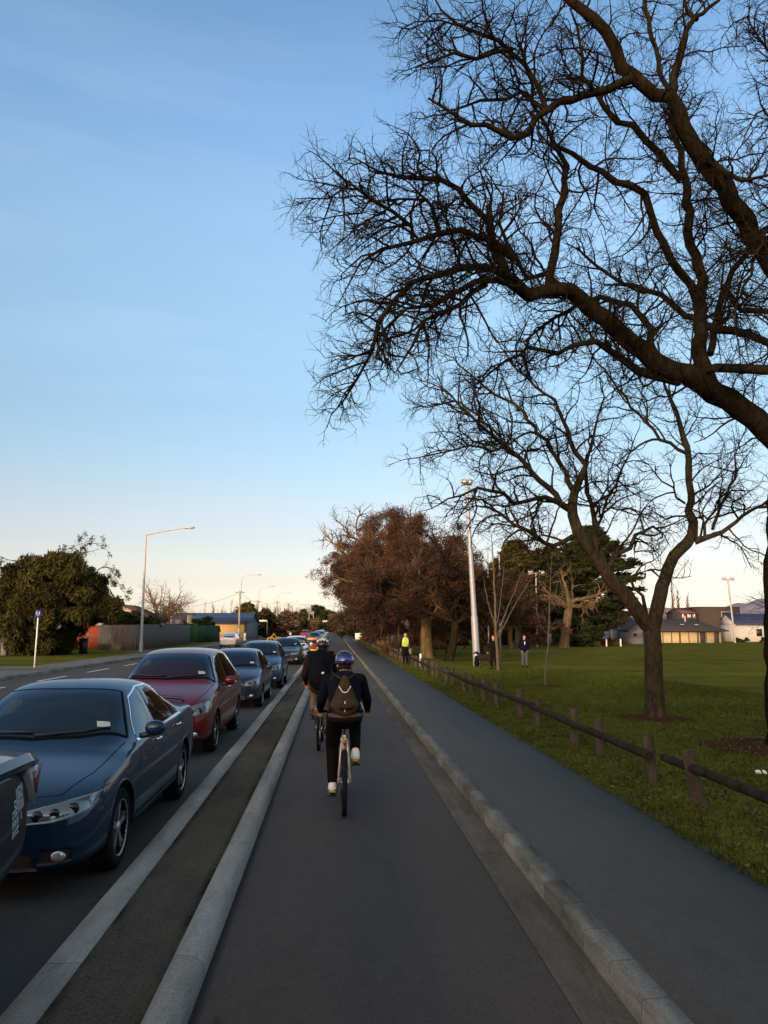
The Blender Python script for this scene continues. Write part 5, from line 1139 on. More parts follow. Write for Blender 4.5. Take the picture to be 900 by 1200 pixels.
broad_tree(41, 'massive broad tree with thick brown lit trunk, nearest of the row behind the vested pedestrian', b1, 12.2, .42, 3.2, 5.0, 1.0, 110000, 'leaf_brown', group=GT, nl=10, lsize=.05)
tb = dict(BR)
broad_tree(42, 'broad brown twigged tree second in the row, its crown reaching over the road', (6.2, 70, gz(6, 70)), 13.6, .50, 3.4, 6.4, 1.0, 110000, 'leaf_copper', group=GT, nl=10, lsize=.06)
broad_tree(43, 'broad tree third in the row with a stout split trunk', (5.4, 84, gz(6, 84)), 14.6, .55, 3.6, 6.8, .8, 80000, 'leaf_brown', group=GT, nl=9, lsize=.07)
broad_tree(44, 'broad tree fourth in the row just before the grey paling fence', (5.6, 99, gz(6, 99)), 15, .5, 3.4, 6.5, .7, 18000, 'leaf_brown', group=GT, nl=8)
broad_tree(45, 'tall bare tree whose pale branches spread above the brown crowns into the sky', (4.6, 78, gz(5, 78)), 17.2, .42, 7.0, 7.2, 1.0, 0, twig='twig_brown', bark='bark_warm', group=GT, nl=12, upl=(.45, 1.15), prm=dict(BR, seg=[.5, .4, .3, .25], num=[1.5, 2.6, 3.4], len=[2.9, 1.6, .9], rad=[.055, .026, .014], up=[.03, .02, .02, .02]))
b2 = ground(526, 775)
broad_tree(46, 'dark leaning bare tree right of the massive trunk, beside the small bench', b2, 8.8, .27, 2.6, 4.6, 1.25, 0, bark='bark_dark', twig='twig_dark', lean=(.5, 0), nl=8)
broad_tree(47, 'bare dark tree with a tangled crown behind the tall lamp pole', (11.5, 62, gz(11, 62)), 9.6, .22, 2.6, 4.0, 1.2, 0, bark='bark_dark', twig='twig_dark', nl=8)
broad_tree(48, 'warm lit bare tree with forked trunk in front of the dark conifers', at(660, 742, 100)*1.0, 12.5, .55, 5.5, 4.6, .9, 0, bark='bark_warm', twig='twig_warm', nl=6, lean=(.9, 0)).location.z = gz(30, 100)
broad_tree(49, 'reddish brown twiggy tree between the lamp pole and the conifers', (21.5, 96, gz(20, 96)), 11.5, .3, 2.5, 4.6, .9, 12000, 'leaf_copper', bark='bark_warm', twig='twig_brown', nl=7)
# conifers on the far side of the lawn
def conifer(seed, label, base_, H_, rad, leaf, tr, z0, n=26000, trunk_vis=2.5):
    q = random.Random(seed); t = thing('conifer', label, 'tree', base_, 0); m = MB()
    P = [(0, 0, -.2), (0, 0, .5), (q.uniform(-.3, .3), 0, H_*.35), (0, 0, H_*.75)]; m.tube(P, [tr*1.7, tr*1.15, tr*.9, tr*.3], 12)
    cl = []; tips_ = []
    for k in range(110):
        z = z0+(H_-z0)*(k/109)**.9; u = (z-z0)/(H_-z0); rr_ = rad*math.sin(math.pi*min(1, .22+.78*u)**.9)**.75*(1 if u < .85 else .8)*q.uniform(.72, 1.12); a = q.uniform(0, 6.283); tip = Vector((math.cos(a)*rr_, math.sin(a)*rr_, z+rr_*q.uniform(.05, .28)))
        root = Vector((0, 0, z-.5)); mid = root.lerp(tip, .55)-Vector((0, 0, .15)); m.tube([root, mid, tip], [.10, .06, .02], 5)
        for j in range(5):
            f = .45+.58*j/4; c = root.lerp(tip, f)+Vector((q.gauss(0, .25), q.gauss(0, .25), q.gauss(0, .15))); s_ = rad*.17*(1.15-.5*f)*q.uniform(.8, 1.3); cl.append((tuple(c), (s_*1.25, s_*1.25, s_*.5)))
    m.build('trunk', 'bark_warm', t, smooth=True)
    link('crown', leafmesh(leaves(cl, n*2, .30, seed, elong=2.6, flat=.35, shell=.2), leaf, 'crown'), t); return t
def fld(px, D): p = at(px, 700, D); return Vector((p.x, D, gz(p.x, D)))
conifer(61, 'large dark green conifer with a warm lit trunk at the right of the conifer group', fld(694, 112), 17.0, 6.6, 'leaf_conifer', .75, 2.7, 30000)
conifer(62, 'olive green conifer left of the darker one, behind the standing man', fld(606, 118), 15.6, 5.4, 'leaf_conifer_olive', .45, 2.6, 24000)
conifer(63, 'lower dark conifer between the olive conifer and the large dark one', fld(648, 126), 15.6, 5.2, 'leaf_conifer_olive', .4, 2.4, 18000)

def bush(name, label, cat, base_, rad, leaf, n, size, seed, group=None, cl=60, cr=.35, flat=.5, droop=.2, stems=True, elong=2.2, keepz=True, keep2=None, shell=.35):
    t = thing(name, label, cat, base_, 0, group); q = random.Random(seed)
    clumps = crown_clumps(seed, cl, (0, 0, rad[2]*.92), rad, max(.25, min(rad)*cr), keep2 or ((lambda p: p[2] > .1) if keepz else (lambda p: True)), shell)
    link('foliage', leafmesh(leaves(clumps, n, size, seed, elong=elong, flat=flat, droop=droop, shell=.3), leaf, 'foliage'), t)
    if stems:
        m = MB()
        for k in range(9): 
            c = clumps[q.randrange(len(clumps))][0]; m.tube([(q.uniform(-.3, .3)*rad[0]*.3, 0, -.1), (c[0]*.4, c[1]*.4, c[2]*.5), c], [.02*rad[2]+.02, .014*rad[2]+.01, .01], 6)
        m.build('stem', 'bark_dark', t, smooth=True)
    return t
# dark hedge line behind the row and shrubs at the edge of the park
for i, (px, D_, w_, h_, lb) in enumerate(((420, 150, 4, 2.6, 'dark shrub mass left of the paling fence'), (486, 118, 6.5, 3.0, 'dark evergreen shrub mass seen between the broad trunks'), (540, 116, 7, 2.7, 'dark evergreen shrub mass behind the tall lamp pole'), (590, 122, 5, 2.2, 'dark shrub mass left of the pale green shed'), (672, 106, 4.4, 2.0, 'low dark shrub mass in front of the large conifer trunk'))):
    p = fld(px, D_); bush('shrub', lb, 'shrub', p, (w_, 2.5, h_), 'leaf_hedge', 12000, .30, 70+i)
p = fld(704, 118); bush('dry_grass_clump', 'low golden dry grass clump right of the large conifer trunk', 'grass clump', p, (2.6, 1, .55), 'leaf_gold', 2500, .2, 79, stems=False)

# young trees on the lawn
YG = dict(OAK); YG.update(levels=2, num=[3.0, 4.0], len=[.75, .35], rad=[.010, .005], up=[.06, .05, .02], wander=[.07, .12, .2])
def young(seed, label, pts_list, base_, bark, ml):
    T = Tree(seed, .8); global LK; k0 = LK; LK = .66
    for i, (pts, k) in enumerate(pts_list): T.limb(pts, YG, dens=k, jit=.008)
    LK = k0; t = thing('young_tree', label, 'tree', base_); T.finish(t, bark, 'twig_grey', base_)
    if ml: mulch(base_.x, base_.y, ml)
b_ = ground(639, 804); D = b_.y
young(81, 'slender young bare tree ringed with mulch between the fence and the standing man', [([(639,805,D,.075),(640,780,D,.055),(643,740,D,.048),(644,700,D,.035),(646,660,D,.022),(648,630,D,.01)], .9), ([(643,745,D,.02),(634,735,D,.016),(629,715,D,.01)], 1.2), ([(644,710,D,.02),(652,690,D-.2,.014),(655,665,D-.3,.008)], 1)], b_, 'bark_pale', .75)
b_ = ground(584, 786); D = b_.y
young(82, 'young pale barked tree with vase shaped stems in front of the person with the dog', [([(584,787,D,.14),(583,765,D,.115),(581,740,D,.10),(580,700,D,.075),(578,660,D,.05),(576,625,D,.02)], 1.2), ([(583,745,D,.06),(590,725,D,.05),(600,700,D,.035),(612,670,D,.015)], 1), ([(584,748,D,.05),(600,715,D-.3,.04),(618,685,D-.5,.025),(628,670,D-.6,.01)], 1), ([(581,735,D,.05),(572,705,D,.035),(566,675,D,.015)], 1), ([(583,730,D,.04),(588,690,D+.3,.03),(592,650,D+.4,.01)], 1.1)], b_, 'bark_pale', 0)
# stake of the young tree
m = MB(); p = ground(588, 786); m.tube([(0, .2, -.1), (0, .2, 1.9)], .035, 8); tag(m.build('tree_stake', 'post_wood', loc=p), 'pale wooden stake beside the vase shaped young tree', 'stake')

# ------------------------------------------------------------------ left side of the street
def zl(x): return .115 if x > -14.7 else .16
q = Vector((-19.2, 55, .15))
bush('willow_bush', 'huge rounded olive bush with drooping sprays at the left, beside the grey block wall', 'bush', q, (4.2, 3.0, 3.45), 'leaf_bush', 140000, .115, 91, cl=240, cr=.24, shell=.6, droop=.9, flat=1.2, elong=3.4, keep2=lambda p: p[2] > (2.5 if p[0] > 1.0 else 2.6 if p[0] < -2.0 else .1))
bush('golden_bush', 'golden green conifer bush at the left edge above the grey block wall', 'bush', (-26.4, 61.5, .15), (3.6, 2.6, 3.6), 'leaf_gold', 60000, .12, 92, cl=110, cr=.28)
TS = Tree(93, 1.2); WL = dict(OAK); WL.update(levels=2, num=[2.0, 3.2], len=[1.3, .6], rad=[.02, .01], up=[.02, -.03, -.08])
for (a, b, c, d) in (((60,690),(85,655),(110,645),(130,638)), ((50,680),(70,650),(88,640),(95,636)), ((100,680),(125,665),(142,690),(150,702)), ((30,690),(20,660),(8,655),(-5,650)), ((80,670),(100,640),(118,640),(128,650))):
    TS.limb([(*a,56,.05),(*b,55.5,.035),(*c,55,.02),(*d,55,.008)], WL, dens=1.6)
t = thing('leafy_tree', 'thin branched tree rising out of the top of the huge olive bush', 'tree', (-19.5, 56.5, .15)); TS.wood.tube([(-19.5, 56.5, 0), (-19.4, 56.5, 3), tuple(at(75, 685, 56))], [.16, .12, .06], 8)
tips = TS.tips; TS.finish(t, 'bark_dark', 'twig_grey', (-19.5, 56.5, .15)); cl = [(tuple(p-Vector((-19.5, 56.5, .15))), (.22, .22, .3)) for p in tips if random.random() < .18]
link('foliage', leafmesh(leaves(cl, 2200, .07, 93, elong=2.6, shell=.1), 'leaf_bush', 'foliage'), t)
def wall_(name, label, cat, a, b, h, th, m, z=.1, group=None, cap_=None, boards=0, capm=None):
    a, b = Vector((*a, z)), Vector((*b, z)); d = b-a; L_ = d.length; rz = math.atan2(d.y, d.x); t = thing(name, label, cat, a, rz, group); q = random.Random(int(L_*100))
    if boards:
        m1 = MB(); n = int(L_/boards)
        for i in range(n): hh = h+q.uniform(-.03, .03); m1.box((boards*(i+.5), q.uniform(-.006, .006), hh/2-.1), (boards*.93, .022, hh+.2))
        m1.build('boards', m, t); m2 = MB(); m2.box((L_/2, .04, h*.25), (L_, .05, .08)); m2.box((L_/2, .04, h*.8), (L_, .05, .08)); m2.build('rail', m, t)
    else:
        m1 = MB(); m1.box((L_/2, 0, h/2-.1), (L_, th, h+.2)); m1.build('panel', m, t)
        if cap_: m2 = MB(); m2.box((L_/2, 0, h+.03), (L_+.04, th+.08, .06)); m2.build('coping', capm or m, t)
    m3 = MB()
    n = max(2, int(L_/2.4)+1)
    for i in range(n):
        m3 = MB(); m3.box((L_*i/(n-1), .07 if boards else 0, h/2-.05), (.1, .1 if boards else th+.03, h+.08)); m3.build('post', m, t)
    return t
mat('fence_timber', (.095, .084, .076), .9, var=.35, vscale=5, mscale=(1, 1, .15)); mat('fence_grey', (.125, .113, .106), .9, var=.2, vscale=4, mscale=(1, 1, .15)); mat('fence_green', (.018, .05, .028), .7, var=.2, vscale=1.5); mat('fence_orange', (.50, .10, .04), .8, var=.15, vscale=2)
mat('wall_cream', (.46, .38, .22), .85, var=.06, vscale=2); mat('wall_white', (.40, .38, .34), .85, var=.06, vscale=2); mat('wall_yellow', (.42, .26, .10), .85, var=.1, vscale=2); mat('wall_brown', (.055, .042, .036), .8, var=.1); mat('wall_grey', (.13, .13, .128), .8, var=.1, vscale=2)
mat('roof_dark', (.050, .044, .044), .8, var=.15, vscale=2); mat('roof_blue', (.020, .028, .065), .55, var=.1, vscale=2); mat('roof_brown', (.09, .05, .035), .85, var=.2, vscale=3); mat('roof_red', (.15, .06, .05), .8, var=.15); mat('window_dark', (.015, .018, .022), .08); mat('door_green', (.02, .09, .09), .6)
mat('netting', (.20, .215, .25), .8, var=.15, vscale=1); mat('sign_blue', (.035, .05, .22), .5); mat('sign_yellow', (.62, .34, .07), .6); mat('concrete_pole', (.28, .255, .22), .85, var=.15, vscale=3)
wall_('block_wall', 'long grey concrete block wall at the left edge of the picture', 'wall', (-40, 57.5), (-22.4, 57.5), 1.9, .2, 'block_wall', cap_=True)
f_ = wall_('painted_fence', 'bright orange red board fence with pale graffiti loops next to the huge bush', 'fence', (-23.6, 73), (-19.4, 73), 2.0, .05, 'fence_orange', cap_=True)
m = MB(); q = random.Random(8)
for (cx, cz, s_) in ((1.0, .9, .35), (1.35, .75, .3), (1.7, .95, .32), (1.3, 1.2, .28), (3.7, 1.3, .2)):
    m.tube([(cx+s_*math.cos(a)*(1+.3*math.sin(3*a)), -.035, cz+s_*.7*math.sin(a)) for a in np.linspace(.3, 5.6, 18)], .022, 4)
m.tube([(.85, -.035, .3), (.95, -.035, 1.75)], .02, 4)
m.build('graffiti', 'wall_white', f_)
wall_('timber_fence', 'weathered grey timber board fence behind the footpath lamp post', 'fence', (-19.3, 66.5), (-16.1, 66.3), 2.1, .05, 'fence_timber', boards=.15)
wall_('timber_fence', 'long plain grey brown board fence running along the footpath to the green fence', 'fence', (-16.1, 66.5), (-17.2, 96), 2.15, .05, 'fence_grey', boards=.16)
wall_('green_fence', 'dark green sheet metal fence beyond the grey board fence', 'fence', (-23.0, 108), (-17.0, 100), 2.3, .05, 'fence_green', cap_=True)
wall_('green_fence', 'narrow shaded return of dark green fence facing the yellow building', 'fence', (-17.0, 100.2), (-15.6, 109), 2.2, .05, 'fence_green')
# wheelie bin by bush
t = thing('wheelie_bin', 'black wheelie bin standing under the huge bush beside the orange fence', 'bin', (-17.7, 57.5, .12), .2); m = MB(); m.box((0, 0, .55), (.50, .55, 1.0), taper=1.15); m.build('bin_body', 'black_plastic', t); m = MB(); m.box((0, -.02, 1.09), (.60, .68, .07)); m.build('lid', 'black_plastic', t)
for s in (-1, 1): m = MB(); m.lathe([(.10, -.03), (.10, .03)], 16, 'X', (s*.24, .28, .10)); m.build('wheel', 'rubber', t)
t = thing('wheelie_bin', 'dark bin at the very left edge on the grass before the block wall', 'bin', (-17.1, 39.8, .15), 0); m = MB(); m.box((0, 0, .3), (.45, .5, .6), taper=1.1); m.build('bin_body', 'black_plastic', t); m = MB(); m.box((0, 0, .63), (.55, .6, .05)); m.build('lid', 'black_plastic', t)
m = MB(); m.box((0, 0, .55), (.35, .35, 1.15)); m.box((0, 0, 1.16), (.42, .42, .08)); tag(m.build('gate_pillar', 'wall_grey', loc=(-21.9, 54.5, -.25)), 'short pale gate pillar at the end of the block wall under the bush', 'pillar')

def gable(name, label, x0, x1, y0, y1, h, rh, wm, rm, z=.0, axis='x', wins=(), doors=(), over=.35, cat='building', base_z=None, chim=None):
    t = thing(name, label, cat, ((x0+x1)/2, y0, z)); w_, d_ = x1-x0, y1-y0; m = MB(); m.box((0, d_/2, h/2-.5), (w_, d_, h+1)); 
    if axis == 'x':    # ridge runs along x
        for s in (-1, 1): m.prism([(s*w_/2, 0, h), (s*w_/2, d_, h), (s*w_/2, d_/2, h+rh)], (-s*.1, 0, 0))
        m.build('wall', wm, t, fix=True)
        r_ = MB(); th = .12
        for (ya, yb) in ((-over, d_/2), (d_+over, d_/2)):
            za = h-over*rh/(d_/2); r_.prism([(-w_/2-over, ya, za+.02), (-w_/2-over, yb, h+rh+.02), (-w_/2-over, yb, h+rh+th), (-w_/2-over, ya, za+th)], (w_+2*over, 0, 0))
    else:
        for s in (0, 1): m.prism([(-w_/2, s*d_, h), (w_/2, s*d_, h), (0, s*d_, h+rh)], (0, .1*(1-2*s), 0))
        m.build('wall', wm, t, fix=True)
        r_ = MB(); th = .12
        for (xa, xb) in ((-w_/2-over, 0), (w_/2+over, 0)):
            za = h-over*rh/(w_/2); r_.prism([(xa, -over, za+.02), (xb, -over, h+rh+.02), (xb, -over, h+rh+th), (xa, -over, za+th)], (0, d_+2*over, 0))
    ro = r_.build('roof', rm, t, fix=True)
    if chim: c_ = MB(); c_.box((chim[0], d_/2, h+rh+.3), (.6, .6, 1.2)); c_.build('chimney', 'roof_brown', ro)
    for (cx, cz, ww, wh) in wins:
        f = MB(); f.box((cx, -.02, cz), (ww+.16, .05, wh+.16)); fo = f.build('window', 'wall_white', t); g_ = MB(); g_.box((cx, -.045, cz), (ww, .03, wh)); g_.build('pane', 'window_dark', fo)
    for (cx, ww, wh, dm) in doors: f = MB(); f.box((cx, -.03, wh/2), (ww, .06, wh)); f.build('door', dm, t)
    return t
gable('house', 'small house with brown gabled roof showing above the orange fence', -27.5, -20.4, 90, 98, 2.9, 1.6, 'wall_white', 'roof_brown', axis='y', wins=((1.8, 1.6, 1.4, 1.1),))
bush('shrub', 'dark spreading evergreen shrub behind the timber fence by the lamp post', 'shrub', (-19.4, 76, .1), (2.5, 1.8, 1.9), 'leaf_hedge', 16000, .16, 95)
bush('shrub', 'round reddish brown shrub before the blue roofed shed', 'shrub', (-24.2, 106, .1), (1.7, 1.3, 1.9), 'leaf_far_brown', 6000, .16, 96)
bush('shrub', 'dark shrub rising over the end of the green fence', 'shrub', (-18.4, 110, .1), (2.6, 1.3, 1.85), 'leaf_hedge', 8000, .16, 97)
t = gable('shed', 'long pale shed with a dark blue roof beyond the green fence', -28.8, -13.4, 124, 140, 2.9, 1.4, 'wall_grey', 'roof_blue', axis='x')
m = MB(); m.box((-2.4, -.6, 1.85), (10.5, 1.0, .1)); m.build('canopy', 'roof_blue', t)
t2 = gable('shed', 'flat dark edged shed with beige panels left of the blue roof', -29.8, -21.5, 118, 123.8, 3.9, .15, 'wall_cream', 'roof_blue', axis='x', over=.1, wins=())
for i, (xx, ww, mm) in enumerate(((-3.1, 1.8, 'fence_timber'), (-1.2, 1.3, 'roof_blue'), (.7, 1.8, 'fence_timber'), (2.9, 2.2, 'roof_blue'))):
    m = MB(); m.box((xx, -.03, 2.75), (ww, .05, 2.2)); m.build('cladding_panel', mm, t2)
gable('yellow_building', 'low yellow walled building behind the silver car', -19.2, -13.8, 122, 123.9, 2.5, .1, 'wall_yellow', 'roof_dark', axis='x', over=.1)
TB = Tree(98, 1.3); bb_ = at(188, 735, 98)
broad_tree(98, 'pale warm lit bare tree rising behind the grey board fence', (at(190, 700, 100).x, 100, 0), 8.6, .20, 2.2, 2.9, 1.4, 0, bark='bark_warm', twig='twig_warm', nl=8, upl=(.7, 1.5))

# street trees and shrubs down the road
for i, (px, D_, w_, h_, lf, lb) in enumerate(((318, 158, 5.2, 2.9, 'leaf_far_brown', 'brown bare shrubby tree right of the first green street tree'), (290, 150, 5.0, 3.2, 'leaf_bush', 'broad green tree behind the first wooden lamp pole'), (272, 135, 2.0, 2.1, 'leaf_hedge', 'small green bush left of the first wooden lamp pole'), (341, 190, 4.5, 2.7, 'leaf_bush', 'green shrub mass beside the third wooden pole'),
    (356, 260, 7, 3.6, 'leaf_far', 'yellowish shrub mass far down the left side of the road'), (372, 320, 9, 5.2, 'leaf_hedge', 'round dark tree at the far end of the road'), (352, 225, 4, 2.6, 'leaf_far_brown', 'rusty brown shrub among the distant poles'), (404, 270, 7, 4.5, 'leaf_far_brown', 'brown tree group at the far end on the right'), (412, 190, 4.5, 3.4, 'leaf_far', 'olive tree right of the far pedestrian'))):
    p = at(px, 735, D_); bush('street_tree', lb, 'tree', (p.x, D_, -.1), (w_, w_*.8, h_), lf, 9000, .35+D_/900, 110+i, cl=50)
# distant tree line, one mass nobody can count
mbL = []; q = random.Random(77); V = []
for k in range(520):
    x = q.uniform(-190, 330); D_ = q.uniform(380, 520)
    if -6 < x < 12 and q.random() < .4: continue
    h_ = q.uniform(3, 7); mbL.append(((x, D_, h_*.7-1), (q.uniform(2.5, 6), 3, h_)))
Vv = leaves(mbL, 60000, .9, 5, elong=2.4, flat=1.0, shell=.1)
o = link('distant_trees', leafmesh(Vv, 'leaf_far', 'distant_trees')); tag(o, 'far tree line along the horizon', 'trees', kind='stuff')
m = MB(); q = random.Random(78)
for k in range(300):       # slim leafless poplars in the far tree line
    grp = q.choice((-118, -108, -95, -88, -60, -52, -40, -34, -28, -20, -14, 60, 85, 105, 140)); x = grp+q.gauss(0, 4); D_ = q.uniform(400, 500); h_ = q.uniform(9, 15); m.tube([(x, D_, -1), (x+q.uniform(-.3, .3), D_, h_*.5), (x+q.uniform(-.5, .5), D_, h_)], [.16, .14, .03], 4)
    for j in range(16): z = h_*q.uniform(.2, .95); a = q.uniform(0, 6.28); m.tube([(x, D_, z), (x+math.cos(a)*.9, D_+math.sin(a)*.9, z+q.uniform(1.6, 3.2))], [.06, .02], 3)
tag(m.build('distant_poplars', 'twig_brown'), 'slim leafless poplars standing up from the far tree line', 'trees', kind='stuff')
# poplars behind the pavilion (countable)
for i, (px, D_, h_) in enumerate(((796, 210, 13), (789, 214, 16), (803, 216, 11.5))):
    T = Tree(130+i, 2.0); p = fld(px, D_); PP = dict(levels=2, seg=[1, .8, .7], wander=[.05, .1, .15], up=[.05, .12, .1], num=[2.6, 2.2], len=[3.2, 1.3], rad=[.05, .03], ang=(12, 32))
    T.grow(Vector((0, 0, 0)), Vector((0, 0, 1)), h_, .28, 0, PP); t = thing('poplar', ('pale leafless poplar behind the pavilion roof, middle of the three', 'tallest pale leafless poplar behind the pavilion, left of the three', 'shortest pale leafless poplar behind the pavilion, right of the three')[i], 'tree', (p.x, p.y, -1.1)); T.wood.build('trunk', 'bark_warm', t); 
    if T.twig.n: T.twig.build('crown', 'twig_warm', t)

# ------------------------------------------------------------------ poles, lamps, wires
def lamp(label, base_, hp, arm, r0, r1, m, wood_h=0, group='street lamps on the left of the road', rise=.35):
    t = thing('street_lamp', label, 'street lamp', base_, 0, group); g_ = MB()
    if wood_h:
        g_.tube([(0, 0, -.2), (0, 0, wood_h)], [.17, .12], 10); g_.build('wooden_pole', 'concrete_pole', t, smooth=True); c_ = MB(); c_.box((0, 0, wood_h-.25), (1.5, .1, .1)); c_.build('crossarm', 'concrete_pole', t)
        for s in (-1, -.4, .4, 1): i_ = MB(); i_.tube([(s*.6, 0, wood_h-.2), (s*.6, 0, wood_h-.05)], .04, 6); i_.build('insulator', 'wall_white', t)
        g_ = MB(); g_.tube([(.18, 0, wood_h-1.2), (.18, 0, hp-.6), (.3, 0, hp-.15), (arm*.4, 0, hp+rise*.6), (arm, 0, hp+rise)], [.05, .05, .045, .04, .035], 8)
        s_ = MB(); s_.box((0, -.17, 1.3), (.24, .02, 1.0)); s_.build('pale_band', 'wall_white', t)
    else: g_.tube([(0, 0, -.1), (0, 0, .8)], r0*1.3, 12); g_.tube([(0, 0, .8), (0, 0, hp)], [r0, r1], 12); g_.tube([(0, 0, hp-.02), (arm*.5, 0, hp+rise*.55), (arm, 0, hp+rise)], [r1*.9, .05, .04], 8)
    g_.build('pole', m, t, smooth='auto'); h_ = MB(); h_.box((arm+.35, 0, hp+rise+.02), (.85, .28, .10), tilt=(0, -.05, 0)); h_.build('lamp_head', 'lamp_grey', t); l_ = MB(); l_.box((arm+.38, 0, hp+rise-.045), (.5, .2, .03)); l_.build('lens', 'lens_clear', t)
    return t
lamp('tall grey steel street lamp with long angled arm, nearest on the left footpath', (at(165, 765, 63).x, 63, .1), at(173, 628, 63).z, 3.0, .11, .065, 'lamp_grey', rise=.55)
POLES = [(280, 122, 693, 677, 'first of the wooden poles, beside the silver car'), (301.5, 155, 704, 690, 'second wooden pole beyond the silver car'), (324, 190, 705, 697, 'third wooden pole down the road'), (337, 238, 707, 706, 'fourth wooden pole, small among the trees'), (347.5, 285, 712, 711, 'fifth wooden pole near the road end'), (356, 335, 715, 714, 'sixth and farthest of the lamp poles')]
for (px, D_, yw, yl, lb) in POLES:
    p = at(px, 740, D_); lamp('street lamp on the '+lb, (p.x, D_, .1), at(px, yl, D_).z, 2.4, .1, .06, 'lamp_grey', wood_h=at(px, yw, D_).z)
for i, (px, D_, yt) in enumerate(((352, 170, 708), (362, 250, 714), (367, 300, 716), (372, 350, 719))):
    p = at(px, 740, D_); t = thing('utility_pole', ('plain wooden utility pole between the lamp poles, nearest and tallest', 'plain wooden utility pole second from the far end group', 'plain wooden utility pole just left of the round dark tree', 'tiny plain utility pole at the road end')[i], 'pole', (p.x-2.5 if i == 0 else p.x, D_, 0), 0, 'plain utility poles'); m = MB(); zt = at(px, yt, D_).z; m.tube([(0, 0, -.2), (0, 0, zt)], [.16, .11], 8); m.build('post', 'concrete_pole', t, smooth=True); m = MB(); m.box((0, 0, zt-.4), (1.6, .1, .1)); m.build('crossarm', 'concrete_pole', t)
def wire(label, a, b, sag):
    a, b = Vector(a), Vector(b); m = MB(); m.tube([a.lerp(b, u)-Vector((0, 0, sag*4*u*(1-u))) for u in np.linspace(0, 1, 17)], .018, 4, cap=False); tag(m.build('overhead_wire', 'seam'), label, 'wire', 'overhead wires')
pt = lambda i: (at(POLES[i][0], 740, POLES[i][1]).x, POLES[i][1], at(POLES[i][0], POLES[i][2], POLES[i][1]).z-.1)
wire('overhead wire sagging from the first wooden pole towards the blue roofed shed', pt(0), (-24.5, 125, 5.2), .6)
wire('overhead wire between the first and second wooden poles', pt(0), pt(1), .5); wire('overhead wire between the second and third wooden poles', pt(1), pt(2), .5); wire('overhead wire between the third and fourth wooden poles', pt(2), pt(3), .6)
wire('overhead wire crossing the road towards the broad trees', pt(2), (8, 200, 8.2), .7)
# sign post
b_ = Vector((-13.95, 38.2, .11)); t = thing('sign_post', 'thin white post with a small blue sign on top on the left footpath', 'sign', b_); m = MB(); m.tube([(0, 0, -.1), (.03, 0, 2.35)], .032, 10); m.build('post', 'white_paint', t, smooth=True)
m = MB(); m.box((.04, -.05, 2.50), (.26, .03, .34)); so_ = m.build('sign_plate', 'sign_blue', t); m = MB()
for (x, z, w_, h_) in ((-.04, 2.52, .05, .14), (.08, 2.52, .05, .14), (.02, 2.42, .14, .02)): m.box((x+.02, -.068, z), (w_*.5, .006, h_))
m.build('pictogram', 'decal_white', so_)
p = at(313, 738, 145); t = thing('street_name_sign', 'white street name blade on a pale post beyond the silver car', 'sign', (p.x, 145, .1)); m = MB(); m.tube([(0, 0, -.1), (0, 0, 3.2)], .05, 8); m.build('post', 'concrete_pole', t); m = MB(); m.box((-.75, 0, 3.15), (1.5, .04, .3)); m.build('name_blade', 'white_paint', t)
p = at(287, 740, 120); m = MB(); m.box((0, 0, .55), (.35, .05, 1.1)); m.box((0, .05, .1), (.5, .3, .1)); tag(m.build('notice_board', 'white_paint', loc=(p.x, 120, .1)), 'small white notice board on the verge right of the silver car', 'sign')
# pale timber rack shape behind the queue
p = at(322, 745, 88); t = thing('cable_reel', 'pale timber frame with two round ends standing on the road edge behind the blue cars', 'cable reel', (p.x, 88, 0), .3)
for s in (-.42, .42): m = MB(); m.lathe([(.50, -.04), (.50, .04), (.36, .04), (.36, -.04)], 24, 'Y', (s, 0, .5), closed=True); m.tube([(s, 0, 0), (s, 0, 1.0)], .045, 6); m.build('reel_end', 'sign_yellow', t)
m = MB(); m.tube([(-.42, 0, .9), (-.1, 0, 1.35), (.2, 0, .95)], .06, 6); m.tube([(-.42, 0, .5), (.42, 0, .5)], .06, 8); m.build('crossbar', 'sign_yellow', t)
# yellow framed temporary board at the lane edge
t = thing('roadworks_board', 'yellow framed roadworks board with dark top panel at the lane edge ahead of the cyclists', 'sign', (-1.72, 62, .02)); z0, w_, h_ = .25, .92, .85
m = MB(); 
for (x, z, a, b) in ((0, z0, w_, .12), (0, z0+h_, w_, .13), (-w_/2+.05, z0+h_/2, .11, h_), (w_/2-.05, z0+h_/2, .11, h_)): m.box((x, 0, z), (a, .10, b))
m.build('frame', 'sign_yellow', t); m = MB(); m.box((0, .02, z0+h_/2), (w_-.12, .05, h_-.1)); m.build('panel', 'roof_red', t); m = MB(); m.box((0, -.015, z0+h_*.74), (w_-.25, .04, .20)); m.build('dark_panel', 'black_plastic', t); m = MB(); m.box((-.2, -.02, z0+h_*.42), (.26, .04, .15)); m.build('white_patch', 'white_paint', t)
for s in (-1, 1): m = MB(); m.box((s*.36, 0, .1), (.06, .5, .22)); m.build('foot', 'black_plastic', t)
